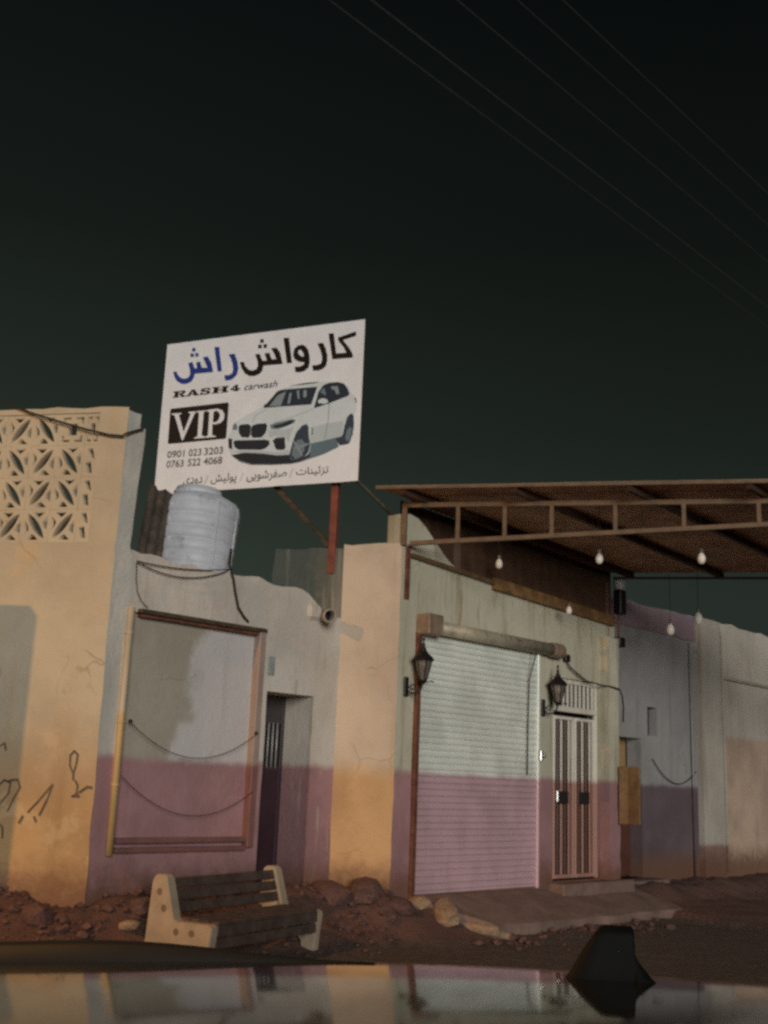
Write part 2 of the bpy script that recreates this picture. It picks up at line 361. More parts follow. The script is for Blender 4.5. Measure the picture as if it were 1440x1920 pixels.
M['lantern_glass'] = glass('lantern_glass', (0.55, 0.50, 0.42), 0.12, 0.75)
M['car_glass'] = glass('car_glass', (0.02, 0.025, 0.025), 0.02, 0.0)
def emit(name, col, s):
    m, nt, b = _nt(name); b.inputs['Base Color'].default_value = (*col, 1); b.inputs['Emission Color'].default_value = (*col, 1); b.inputs['Emission Strength'].default_value = s; return m
M['sodium'] = emit('sodium_lens', (1.0, 0.55, 0.18), 6.0)

def ground_mat():
    m, nt, b = _nt('dusty_ground'); g = N(nt); geo = g.n('ShaderNodeNewGeometry'); v = geo.outputs['Position']
    sp = g.n('ShaderNodeSeparateXYZ'); g.l(v, sp.inputs[0])
    a = g.noise(v, 0.8, 8, 0.65); f = g.noise(v, 9, 8, 0.7)
    dirt = g.mix(g.ramp(a, 0.35, 0.65), (0.10, 0.051, 0.043), (0.17, 0.089, 0.070))
    dirt = g.mix(g.ramp(f, 0.5, 0.72, 0, 0.7), dirt, (0.085, 0.045, 0.035))
    asp = g.mix(g.ramp(f, 0.35, 0.65), (0.070, 0.055, 0.048), (0.12, 0.088, 0.072))
    hz = g.math('ADD', sp.outputs['Z'], g.math('MULTIPLY', a, 0.08))
    c = g.mix(g.ramp(hz, 0.06, 0.14), asp, dirt)
    g.l(c, b.inputs['Base Color']); b.inputs['Roughness'].default_value = 0.92
    h = g.math('ADD', g.math('MULTIPLY', g.noise(v, 5, 7, 0.7), 2.0), g.noise(v, 40, 5, 0.7)); g.bump(h, 0.8, 0.02, b)
    return m
M['ground'] = ground_mat()

# ================================================================ plan of the place (metres)
A_B = R(47.17)      # bearing of the shop fronts
A_O = R(-12.6)      # bearing of the stepped end walls
CL = Vector((-2.5945, 10.6926, 0)); CA = Vector((-0.4551, 13.0006, 0)); CB = Vector((0.2268, 12.8482, 0))
uB = Vector((math.cos(A_B), math.sin(A_B), 0)); nB = Vector((uB.y, -uB.x, 0))
uO = Vector((math.cos(A_O), math.sin(A_O), 0)); nO = Vector((uO.y, -uO.x, 0))
OC = CB + uB * 4.65 - nB * 0.35

# ---------------------------------------------------------------- ground
def sstep(a, b, x):
    t = max(0.0, min(1.0, (x - a) / (b - a))); return t * t * (3 - 2 * t)
def ground_z(x, y):
    p = Vector((x, y, 0)); h = 0.0
    a = p - CL; u = a.dot(uB); n = a.dot(nB)
    if n > -1.5: h = max(h, 0.50 * math.exp(-(max(n - 0.05, 0) / 0.55) ** 2) * sstep(-0.6, 0.3, u) * (1 - sstep(3.6, 4.2, u)))
    o = a.dot(uO); m = a.dot(nO)
    if o < 0.6: h = max(h, (0.42 + 0.18 * math.exp(-((o + 1.1) / 0.5) ** 2)) * math.exp(-(max(m, 0) / 0.75) ** 2) * (1 - sstep(0.0, 0.6, o)))
    b = p - CB; u = b.dot(uB); n = b.dot(nB)
    h = max(h, 0.34 * math.exp(-(max(n, 0) / 0.60) ** 2) * sstep(-0.5, 0.1, u))
    if u > 4.7: h = max(h, 0.20 * math.exp(-(max(n + 0.35, 0) / 2.0) ** 2))
    o = (p - CA).dot(uO); m = (p - CA).dot(nO)
    h = max(h, 0.46 * math.exp(-(max(m - 0.1, 0) / 0.40) ** 2) * sstep(-0.4, 0.1, o) * (1 - sstep(0.68, 1.0, o)))
    far = math.hypot(x, y - 12)
    rough = 1.0 if far < 12 else 0.3
    h += (nz(x, y, 1.7, 1.1) * 0.05 + nz(x, y, 4.1, 3.7) * 0.035 + nz(x, y, 9.2, 9.0) * 0.016) * rough * (0.25 + min(1.0, h * 3.0))
    return h
def build_ground():
    def axis(lo, hi, fine0, fine1, st):
        v = []; t = fine0
        while t <= fine1: v.append(t); t += st
        s, t = st, fine0
        left = []
        while t > lo: s *= 1.35; t -= s; left.append(t)
        s, t = st, fine1; right = []
        while t < hi: s *= 1.35; t += s; right.append(t)
        return left[::-1] + v + right
    xs = axis(-500, 500, -5.0, 8.0, 0.07); ys = axis(-500, 600, 8.5, 19.0, 0.07)
    m = MB(); nx = len(xs)
    for y in ys:
        for x in xs: m.v.append((x, y, ground_z(x, y)))
    for j in range(len(ys) - 1):
        for i in range(nx - 1): m.f.append((j * nx + i, j * nx + i + 1, (j + 1) * nx + i + 1, (j + 1) * nx + i))
    tag(m.build('ground', M['ground'], smooth=True), kind='structure')
build_ground()

# concrete apron under the shutter, sloping to the street, broken at its left edge
def build_apron():
    m = MB(); xs = cuts(0.30, 5.0, 0.12); ys = cuts(-0.86, 0.0, 0.08); nx = len(xs)
    def P(x, y, dz):
        t = -y / 0.86
        x2 = x + max(0.0, (0.55 - (x - 0.30))) * t * 0.9 * (1 if x < 0.85 else 0)
        z = 0.43 - 0.25 * t - 0.05 * (x / 5.0) + nz(x, y, 0.3, 2.2) * 0.018 + dz
        return (x2, y + (nz(x, 0.5, 3, 2.5) * 0.05 if y < -0.8 else 0), z)
    for dz in (0, -0.35):
        for y in ys:
            for x in xs: m.v.append(P(x, y, dz))
    k = nx * len(ys)
    for j in range(len(ys) - 1):
        for i in range(nx - 1):
            q = (j * nx + i, j * nx + i + 1, (j + 1) * nx + i + 1, (j + 1) * nx + i); m.f.append(q); m.f.append(tuple(t + k for t in q[::-1]))
    for i in range(nx - 1): m.f.append((i + 1, i, i + k, i + 1 + k))
    for j in range(len(ys) - 1):
        m.f.append((j * nx, (j + 1) * nx, (j + 1) * nx + k, j * nx + k)); e = nx - 1
        m.f.append(((j + 1) * nx + e, j * nx + e, j * nx + e + k, (j + 1) * nx + e + k))
    o = m.build('pavement', M['apron']); o.location = CB; o.rotation_euler.z = A_B; tag(o, kind='structure')
build_apron()

# ---------------------------------------------------------------- corner building with the pierced screen (left)
def edge_rag(x, z, amp=0.02): return nz(x, z, 2.2, 3.1) * amp + nz(x, z, 7.7, 9.0) * amp * 0.5
corner = thing('corner_building', 'cream plastered corner building with a pierced block screen and scrawled graffiti', 'building', CL, A_O)
def corner_wall():
    X0 = -6.0; xs = cuts(X0, 0.0, 0.16, (-2.195, -0.30)); zs = cuts(-0.4, 5.20, 0.16, (3.815, 5.145))
    def warp(x, z, b):
        dz = edge_rag(x, 1.0, 0.03) - 0.010 * (x + 0.6) if z > 5.19 else 0
        dx = edge_rag(0.4, z, 0.016) + 0.03 * (1 - sstep(0.4, 3.4, z)) if x > -0.01 else 0
        if b and x > -0.01: dx -= 0.11
        return (dx, nz(x, z, 0.5, 0.9) * 0.006 if not b else 0, dz)
    w = grid_wall(xs, zs, lambda x, z: not (-2.195 < x < -0.30 and 3.815 < z < 5.145), 0.0, 0.20, warp).build('wall', M['plaster_corner'], corner)
    # side pier that turns the corner
    xs = cuts(0.0, 0.225, 0.075); zs = cuts(-0.3, 5.17, 0.15)
    def ins(x, z): return (x < 0.15) or (3.7 < z < 4.99) or z < 3.7
    def warp2(x, z, b):
        taper = -0.055 * sstep(3.9, 4.9, 4.9 - (z - 3.9)) if x > 0.2 and z > 3.8 else 0
        return (taper + (edge_rag(x, z, 0.02) if x > 0.01 else (0.0 + (0.10 if b else 0))), 0.004 + 0.5 * edge_rag(x, z, 0.012), edge_rag(x, 0.2, 0.03) if z > 5.1 else 0)
    p = grid_wall(xs, zs, ins, 0.0, 0.26, warp2).build('side_pier', M['plaster_pier'], corner)
    p.rotation_euler.z = A_B - A_O
    # unseen wall added left of the view to cast a shadow on the building
    m = grid_wall(cuts(-3.0, -1.30, 0.15), cuts(-0.3, 3.73, 0.3), lambda x, z: True, -1.5, -1.3, lambda x, z, b: (0, 0, edge_rag(x, z, 0.02)))
    m.build('unseen_shadow_wall', M['plaster_corner'], corner)
corner_wall()

def block_mesh(kind, w, h):
    """pierced concrete block as a flat fretwork with real depth"""
    c = bpy.data.curves.new('breeze_block', 'CURVE'); c.dimensions = '2D'; c.fill_mode = 'BOTH'; c.extrude = 0.058; c.bevel_depth = 0.002; c.bevel_resolution = 0
    def loop(pts):
        s = c.splines.new('POLY'); s.points.add(len(pts) - 1); s.use_cyclic_u = True
        for p, q in zip(s.points, pts): p.co = (q[0], q[1], 0, 1)
    g = 0.0022
    loop([(-w / 2 + g, -h / 2 + g), (w / 2 - g, -h / 2 + g), (w / 2 - g, h / 2 - g), (-w / 2 + g, h / 2 - g)])
    if kind == 'leaf':
        S = lambda x, y: (x * w, y * h)
        leaf = []
        a = Vector((-0.36, 0.40)); b = Vector((0.36, -0.40)); d = (b - a); nrm = Vector((-d.y, d.x)).normalized()
        for sgn in (1, -1):
            for i in range(8):
                t = i / 8 if sgn > 0 else 1 - i / 8
                q = a + d * t + nrm * sgn * 0.135 * math.sin(math.pi * t) ** 0.8
                leaf.append(S(q.x, q.y))
        loop(leaf)
        for sg in (1, -1):
            f = lambda pts: loop([S(sg * x, sg * y) for x, y in pts])
            f([(-0.14, 0.43), (0.33, 0.43), (0.10, 0.25), (0.0, 0.29)])
            f([(0.43, -0.18), (0.43, 0.33), (0.24, 0.12), (0.28, -0.02)])
    elif kind == 'fret':
        S = lambda x, y: (x * w, y * h)
        for pts in ([(-.40, .18), (-.40, .40), (-.08, .40), (-.08, .32), (-.30, .32), (-.30, .18)], [(.40, .18), (.40, .40), (.08, .40), (.08, .32), (.30, .32), (.30, .18)],
                    [(-.40, -.18), (-.40, -.40), (-.08, -.40), (-.08, -.32), (-.30, -.32), (-.30, -.18)], [(.40, -.18), (.40, -.40), (.08, -.40), (.08, -.32), (.30, -.32), (.30, -.18)],
                    [(-.17, -.19), (.17, -.19), (.17, .19), (-.17, .19)]):
            loop([S(*p) for p in pts])
    else:
        S = lambda x, y: (x * w, y * h)
        for pts in ([(-.25, .38), (.15, .40), (.35, .05), (.05, .12)], [(-.30, -.05), (.10, -.02), (.25, -.40), (-.10, -.36)]):
            loop([S(*p) for p in pts])
    o = bpy.data.objects.new('tmp', c); COL.objects.link(o); bpy.context.view_layer.update()
    me = bpy.data.meshes.new_from_object(o.evaluated_get(bpy.context.evaluated_depsgraph_get()))
    bpy.data.objects.remove(o); bpy.data.curves.remove(c)
    me.transform(Matrix.Rotation(R(90), 4, 'X'))
    me.materials.clear(); me.materials.append(M['plaster_block']); me.name = 'breeze_block'
    return me
BW, BH, BZ = 0.29, 0.3325, 3.815
leaf_a = block_mesh('leaf', BW, BH); leaf_b = leaf_a.copy(); leaf_b.transform(Matrix.Scale(-1, 4, (1, 0, 0))); leaf_b.flip_normals()
fret = block_mesh('fret', BW, BH); fret_half = block_mesh('fret', 0.152, BH); half = block_mesh('half', 0.152, BH)
par = [1, 0, 0, 1]   # bottom row first
for r_ in range(4):
    for c_ in range(6):
        cx = -0.60 - BW * c_
        me = leaf_a if (c_ + par[r_]) % 2 == 0 else leaf_b
        if r_ == 3 and c_ == 0: me = fret
        link('breeze_block', me, None, corner, loc=(cx, 0.075 + random.uniform(-.002, .002), BZ + BH * (r_ + 0.5)))
    link('breeze_block', fret_half if r_ == 3 else half, None, corner, loc=(-0.378, 0.075, BZ + BH * (r_ + 0.5)))

def strokes(name, lines, r, parent, mat, y=-0.004):
    for ln in lines:
        m = MB()
        for a, b in zip(ln, ln[1:]):
            a2, b2 = Vector((a[0], 0, a[1])), Vector((b[0], 0, b[1])); d = (b2 - a2)
            if d.length < 1e-5: continue
            d.normalize(); p = Vector((-d.z, 0, d.x)) * r * random.uniform(0.7, 1.2); e = d * r * 0.6
            q = [a2 - e + p, b2 + e + p, b2 + e - p, a2 - e - p]
            yy = y - random.uniform(0, 0.0015)
            m.add([(t.x, yy, t.z) for t in q], [(3, 2, 1, 0)])
        m.build(name, mat, parent)
strokes('graffiti_mark', [
    [(-.20, 1.60), (-.245, 1.68), (-.25, 1.77), (-.215, 1.81), (-.175, 1.78), (-.18, 1.70), (-.20, 1.60), (-.195, 1.55)],
    [(-.17, 1.54), (-.145, 1.50), (-.15, 1.42), (-.19, 1.40), (-.12, 1.40), (-.15, 1.44)], [(-.12, 1.44), (-.05, 1.49), (0.0, 1.485)],
    [(-.62, 1.24), (-.53, 1.34), (-.40, 1.50)], [(-.40, 1.49), (-.44, 1.36), (-.50, 1.22)], [(-.70, 1.14), (-.67, 1.20)], [(-.55, 1.20), (-.53, 1.16)],
    [(-.98, 1.44), (-.90, 1.52), (-.83, 1.50), (-.84, 1.40), (-.92, 1.30), (-.98, 1.22)], [(-.84, 1.52), (-.76, 1.53), (-.73, 1.46), (-.78, 1.36), (-.83, 1.24)],
    [(-.99, 1.12), (-.92, 1.14), (-.86, 1.09), (-.85, 1.0)], [(-.99, 1.83), (-.94, 1.86), (-.92, 1.80)],
    [(-1.30, 1.5), (-1.22, 1.35), (-1.15, 1.5), (-1.08, 1.3)]], 0.010, corner, M['graffiti'], -0.007)

# ---------------------------------------------------------------- yard wall with the framed panel and the doorway
yard = thing('yard_wall', 'grey and mauve plastered wall with a steel-framed panel and narrow doorway', 'wall', CL, A_B)
DX0, DX1, DZ0, DZ1 = 2.075, 2.785, 0.35, 2.545
def yard_wall():
    xs = cuts(0.20, 3.18, 0.11, (0.262, 1.93, DX0, DX1)); zs = cuts(-0.3, 3.76, 0.14, (0.92, 3.17, DZ0, DZ1))
    def top(x): return 3.765 - 0.025 * x - 0.20 * sstep(2.55, 2.95, x) - 0.02 * math.sin(x * 2.2)
    def warp(x, z, b):
        dz = top(x) - 3.76 + edge_rag(x, 0.7, 0.045) if z > 3.74 else (top(x) - 3.76) * 0.6 * sstep(3.3, 3.7, z)
        return (0, (nz(x, z, 3.5, 1.1) * 0.016 + nz(x, z, 6.5, 3.3) * 0.006) if not b else 0, dz)
    w = grid_wall(xs, zs, lambda x, z: not (0.262 < x < 1.93 and 0.92 < z < 3.17) and not (DX0 < x < DX1 and DZ0 < z < DZ1), 0.0, 0.24, warp)
    w.build('wall', M['plaster_yard'], yard)
    p = grid_wall(cuts(0.22, 1.97, 0.1), cuts(0.88, 3.21, 0.1), lambda x, z: True, 0.042, 0.20, lambda x, z, b: (0, nz(x, z, 1.5, 1.2) * 0.012, 0))
    p.build('infill_panel', M['plaster_panel'], yard)
    # deep door reveal behind the wall
    m = MB(); m.box(DX1 + 0.004, DX1 + 0.16, 0.235, 0.60, 0.0, 2.75); m.build('door_jamb', M['plaster_yard'], yard)
    m = MB(); m.box(DX0 - 0.16, DX0 - 0.004, 0.235, 0.60, 0.0, 2.75); m.build('door_jamb', M['plaster_yard'], yard)
    m = MB(); m.box(DX0 - 0.003, DX1 + 0.003, 0.235, 0.60, DZ1 + 0.004, 2.75); m.build('door_lintel', M['plaster_yard'], yard)
    m = MB(); m.box(DX0 - 0.1, DX1 + 0.1, 0.0, 0.9, 0.0, 0.36); m.build('threshold', M['apron'], yard)
    # dark metal door set at the back of the reveal
    d = MB(); d.bbox(DX0, DX1, 0.47, 0.50, 0.37, 1.76); d.bbox(DX0, DX1, 0.47, 0.50, 2.235, DZ1)
    dr = d.build('door', M['dark_door'], yard)
    for a in (DX0, DX1 - 0.05): MB().bbox(a, a + 0.05, 0.458, 0.468, 0.37, DZ1).build('door_stile', M['dark_door'], dr)
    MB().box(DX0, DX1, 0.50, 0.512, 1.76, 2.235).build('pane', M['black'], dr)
    for i in range(9):
        x = DX0 + 0.09 + i * 0.066; m = MB(); m.tube([(x, 0.478, 1.74), (x, 0.478, 2.25)], 0.010, 8); m.build('bar', M['grey_bar'], dr, True)
    # steel frame round the panel
    m = MB(); m.bbox(1.885, 1.975, -0.055, 0.05, 0.93, 3.205, 0.008); m.build('frame_post', M['frame_steel'], yard)
    m = MB(); m.bbox(0.33, 1.982, -0.06, 0.045, 3.155, 3.20, 0.006); m.build('frame_head', M['dark_bar'], yard)
    m = MB(); m.bbox(0.35, 1.93, -0.035, 0.05, 3.120, 3.150, 0.005); m.build('frame_head', M['rust'], yard)
    m = MB(); m.bbox(0.30, 1.88, -0.04, 0.05, 0.985, 1.035, 0.006); m.build('frame_sill', M['frame_steel'], yard)
    m = MB(); m.bbox(0.285, 1.88, -0.05, 0.05, 0.90, 0.945, 0.006); m.build('frame_sill', M['frame_steel'], yard)
    m = MB(); m.bbox(2.065, 2.155, -0.018, -0.001, 2.72, 2.92, 0.004); m.build('plate', M['plate'], yard)
    m = MB(); m.box(.30, 2.70, .25, 4.2, 3.32, 3.50); m.build('roof_slab', M['apron'], yard)
yard_wall()

gp = thing('gas_pipe', 'yellow painted pipe running down the wall left of the framed panel', 'pipe', CL + uB * 0.225 + nB * 0.035, A_B)
m = MB(); m.tube([(0, 0, .88), (0, 0, 2.0), (0, 0, 3.20)], .034, 14); m.build('pipe', M['yellow'], gp, True)
for z in (1.52, 2.10, 2.95):
    m = MB(); m.lathe([(.037, -.014), (.040, -.011), (.040, .011), (.037, .014)], 14, (0, 0, z)); m.build('clamp', M['yellow'], gp)

def sag(a, b, dip, n=22, skew=0.0):
    a, b = Vector(a), Vector(b); out = []
    for i in range(n + 1):
        t = i / n; p = a.lerp(b, t); p.z -= dip * 4 * t * (1 - t) * (1 + skew * (t - 0.5)); out.append(p)
    return out
def on(fr, ang, x, y, z): return fr + Vector((math.cos(ang) * x - math.sin(ang) * y, math.sin(ang) * x + math.cos(ang) * y, z))
def cable(name, label, pts, r, mat='cable', cat='cable', group=None):
    base = Vector(pts[0]); o = MB().tube([Vector(p) - base for p in pts], r, 6).build(name, M[mat], None, True); o.location = base
    return tag(o, label, cat, group)
Pa = lambda x, y, z: on(CL, A_B, x, y, z)
cable('sagging_chain', 'thin chain sagging across the panel above its mauve lower part', sag(Pa(.30, -.055, 2.115), Pa(1.91, -.075, 2.085), 0.30), 0.0042, 'chain', 'chain')
cable('sagging_chain', 'lower thin chain sagging across the mauve part of the panel', sag(Pa(.27, -.055, 1.60), Pa(1.90, -.075, 1.49), 0.30), 0.0038, 'chain', 'chain')
for i, (x, z) in enumerate(((.312, 2.112), (1.905, 2.088))):
    m = MB(); m.lathe([(0.0, -.02), (.018, -.012), (.022, 0), (.018, .012), (0.0, .02)], 10)
    o = m.build('chain_hook', M['iron'], None, True); o.location = Pa(x, -.062, z); tag(o, ('small black hook holding the upper chain beside the yellow pipe', 'small black hook holding the upper chain on the rusty post')[i], 'hook')

# short drain spout through the low end of the wall
sp_ = thing('drain_spout', 'short grey pipe stub poking from broken plaster below the signboard post', 'pipe', Pa(2.86, -.02, 3.46), A_B); sp_.scale = (1.3, 1.3, 1.3)
m = MB(); D = Matrix.Rotation(R(-28), 4, 'Z') @ Matrix.Rotation(R(96), 4, 'X')
m.lathe([(.050, -.14), (.050, .12), (.062, .125), (.062, .19), (.050, .19), (.048, .10)], 18, M=D, cap=False); m.build('pipe', M['bench_pipe'], sp_, True)
m = MB(); m.lathe([(.0485, .05), (0.0, .05)], 18, M=D, cap=False); m.build('bore', M['black'], sp_)
m = MB(); m.bbox(-.20, -.03, -.02, .10, -.05, .09, 0.03); m.build('mortar_lump', M['plaster_yard'], sp_)

# ---------------------------------------------------------------- shop building
shop = thing('shop_building', 'pale green and mauve shop with a closed roller shutter and ochre end wall', 'building', CB, A_B)
def shop_walls():
    # ochre end wall that steps forward
    xs = cuts(0.0, 0.70, 0.10); zs = cuts(-0.3, 4.335, 0.15)
    L = 0.6987
    def warp(x, z, b):
        t = (x + 2.2) / 2.9
        dx = (L - 0.70 + 0.03 * edge_rag(1, z, 0.5) + (-0.1 if b else 0)) if x > 0.69 else 0
        dz = 0.02 + 0.022 * (x / 0.7) + edge_rag(x, 4.4, 0.03) - 0.02 * sstep(.5, .7, x) if z > 4.32 else 0
        return (dx, nz(x, z, 8.5, 1.3) * 0.010 if not b else 0, dz)
    o = grid_wall(xs, zs, lambda x, z: True, 0.0, 0.20, warp).build('end_wall', M['plaster_ochre'], shop)
    o.rotation_euler.z = A_O - A_B; o.location = Matrix.Rotation(-A_B, 3, 'Z') @ (CA - CB)
    o = grid_wall(cuts(-0.86, -0.004, 0.10), cuts(2.5, 4.30, 0.15), lambda x, z: True, 0.006, 0.19, lambda x, z, b: (edge_rag(x, z, .03) if x < -.85 else 0, nz(x, z, 1.5, 4) * .012, edge_rag(x, 4.4, .05) if z > 4.29 else 0)).build('rough_return', M['plaster_rough'], shop)
    o.rotation_euler.z = A_O - A_B; o.location = Matrix.Rotation(-A_B, 3, 'Z') @ (CA - CB)
    grid_wall(cuts(4.305, 4.58, 0.09), cuts(0.465, 3.78, 0.15), lambda x, z: True, -0.15, 0.01, lambda x, z, b: (edge_rag(x, z, .02), edge_rag(z, x, .012), edge_rag(x, 1, .03) if z > 3.7 else 0)).build('door_pier', M['plaster_shop'], shop)
    # shop front
    xs = cuts(0.004, 4.70, 0.13, (0.325, 2.785, 3.14, 4.30)); zs = cuts(-0.3, 4.22, 0.15, (0.43, 3.34, 0.475, 3.11))
    def warp(x, z, b):
        dz = 0.035 - 0.036 * x + edge_rag(x, 2.4, 0.03) + 0.50 * (1 - sstep(0.10, 1.15, x)) if z > 4.21 else 0
        dx = edge_rag(4.7, z, 0.03) if x > 4.69 else 0
        return (dx, nz(x, z, 5.5, 1.2) * 0.012 if not b and x > 0.05 else 0, dz)
    grid_wall(xs, zs, lambda x, z: not (0.325 < x < 2.785 and 0.43 < z < 3.34) and not (3.14 < x < 4.30 and 0.475 < z < 3.11), 0.0, 0.24, warp).build('front_wall', M['plaster_shop'], shop)
    m = MB(); m.box(4.45, 4.70, 0.24, 6.0, -0.3, 4.05); m.build('side_wall', M['plaster_grey'], shop)
    # brown sheet closing the gap up to the awning
    m = MB(); n = 90
    for i in range(n + 1):
        x = 0.06 + 4.62 * i / n; y = (0.10 if x < 1.1 else 0.030) + (0.002 if i % 4 < 2 else -0.002)
        zt = 4.918 - 0.032 * x
        m.v += [(x, y, 4.03), (x, y, zt)]
    for i in range(n): m.f.append((2 * i, 2 * i + 2, 2 * i + 3, 2 * i + 1))
    s_ = m.build('sheet_upstand', M['brown_sheet'], shop); md = s_.modifiers.new('thick', 'SOLIDIFY'); md.thickness = 0.002
    m = MB(); m.bar((1.75, -0.03, 4.155), (4.64, -0.03, 4.045), 0.06, 0.15); m.build('wall_beam', M['ochre_beam'], shop)
    m = MB(); m.bar((0.14, -0.028, 4.245), (1.745, -0.028, 4.165), 0.05, 0.05); m.build('wall_beam', M['truss'], shop)
    m = MB(); m.bbox(0.06, 0.13, -0.03, -0.002, 3.72, 4.34, 0.004); m.build('corner_angle', M['rust'], shop)
    # step under the steel door
    m = MB(); m.bbox(3.02, 4.78, -0.26, 0.22, 0.10, 0.462, 0.02); m.build('door_step', M['apron'], shop)
shop_walls()

def roller_shutter():
    sh = MB(); sh.bbox(0.30, 0.375, -0.045, 0.03, 0.40, 3.36, 0.006); rail_l = sh
    root = MB().bbox(0.37, 2.745, 0.012, 0.024, 0.435, 3.40, 0.002).build('roller_shutter', M['shutter'], shop)
    m = MB(); prof = []
    for i in range(9):
        t = i / 8.0; prof.append((-0.026 * math.sin(math.pi * min(1, t * 1.12)) ** 0.75 if t < 0.89 else 0.0, t))
    H = 0.0742; nx = 8
    for i in range(nx + 1):
        x = -1.186 + 2.372 * i / nx
        for d, t in prof: m.v.append((x, d - 0.001, t * H))
    k = len(prof)
    for i in range(nx):
        for j in range(k - 1): m.f.append((i * k + j, (i + 1) * k + j, (i + 1) * k + j + 1, i * k + j + 1))
    me = bpy.data.meshes.new('slat'); me.from_pydata(m.v, [], m.f); me.update()
    for i in range(39):
        o = link('slat', me, M['shutter'], root, smooth=True, loc=(1.5575, 0.004 + random.uniform(-.0015, .0015), 0.455 + i * H))
        o.rotation_euler = (random.uniform(-.05, .05), 0, 0)
    m = MB(); m.bbox(0.372, 2.742, -0.022, 0.010, 0.432, 0.462, 0.005); m.build('bottom_bar', M['shutter'], root)
    rail_l.build('guide_rail', M['rust'], root)
    m = MB(); m.bbox(2.742, 2.79, -0.04, 0.03, 0.41, 3.36, 0.006); m.build('guide_rail', M['shutter'], root)
    m = MB(); m.bbox(2.74, 2.80, -0.09, -0.04, 1.98, 2.12, 0.01); m.lathe([(.03, 0), (.03, .03), (.018, .04)], 12, M=Matrix.Translation((2.83, -0.055, 2.05)) @ Matrix.Rotation(R(90), 4, 'X')); m.build('lock', M['galv'], root)
    # rolled-up drum in its tube
    m = MB(); m.lathe([(.084, .56), (.084, 2.98)], 24, M=Matrix.Translation((0, -0.075, 3.445)) @ Matrix.Rotation(R(90), 4, 'Y')); m.build('drum_cover', M['housing'], root, True)
    m = MB(); m.bbox(0.30, 0.57, -0.20, 0.02, 3.33, 3.575, 0.012); m.build('bracket', M['bracket'], root)
    m = MB(); m.lathe([(.02, 2.96), (.098, 2.965), (.102, 2.99), (.102, 3.20), (.092, 3.215), (.02, 3.22)], 24, M=Matrix.Translation((0, -0.075, 3.445)) @ Matrix.Rotation(R(90), 4, 'Y')); m.build('end_cap', M['bracket'], root)
roller_shutter()

def steel_door():
    m = MB(); y0, y1 = 0.03, 0.08
    m.bbox(3.144, 3.20, y0, y1, 0.48, 3.105); m.bbox(4.24, 4.296, y0, y1, 0.48, 3.105); m.bbox(3.20, 4.24, y0, y1, 3.045, 3.105); m.bbox(3.20, 4.24, y0 - 0.012, y1, 2.66, 2.735)
    root = m.build('steel_door', M['door_white'], shop)
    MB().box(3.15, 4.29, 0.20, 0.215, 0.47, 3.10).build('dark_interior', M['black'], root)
    for i in range(10):
        x = 3.26 + i * 0.103
        m = MB(); m.bbox(x - 0.019, x + 0.019, y0 + 0.01, y1 - 0.01, 2.735, 3.045, 0.004); m.build('transom_bar', M['door_white'], root)
    for a, b in ((3.21, 3.712), (3.728, 4.23)):
        m = MB(); z0, z1 = 0.50, 2.60
        m.bbox(a, a + 0.045, y0, y1, z0, z1); m.bbox(b - 0.045, b, y0, y1, z0, z1); m.bbox(a + .045, b - .045, y0, y1, z1 - 0.045, z1); m.bbox(a + .045, b - .045, y0, y1, z0, z0 + .05)
        lf = m.build('door_leaf', M['door_white'], root)
        m = MB(); n = 24
        for i in range(n + 1):
            x = a + 0.04 + (b - a - 0.08) * i / n; y = 0.075 + (0.014 if i % 4 < 2 else 0)
            m.v += [(x, y, z0 + .03), (x, y, z1 - .03)]
        for i in range(n): m.f.append((2 * i, 2 * i + 2, 2 * i + 3, 2 * i + 1))
        m.build('fluted_sheet', M['door_brown'], lf)
        for i in range(4):
            x = a + 0.105 + i * 0.092
            m = MB(); m.bbox(x - .014, x + .014, y0 + .008, y0 + .03, z0 + .05, z1 - .045, 0.004); m.build('bar', M['door_white'] if i % 2 else M['door_brown'], lf)
        m = MB(); m.bbox(a + 0.10, b - 0.16, y0 - 0.012, y0 + 0.004, 1.45, 1.61, 0.005); m.build('lock_box', M['black'], lf)
    m = MB(); m.bbox(3.255, 3.30, y0 - .03, y0 - .001, 1.47, 1.62, 0.008); m.build('handle', M['galv'], root)
steel_door()

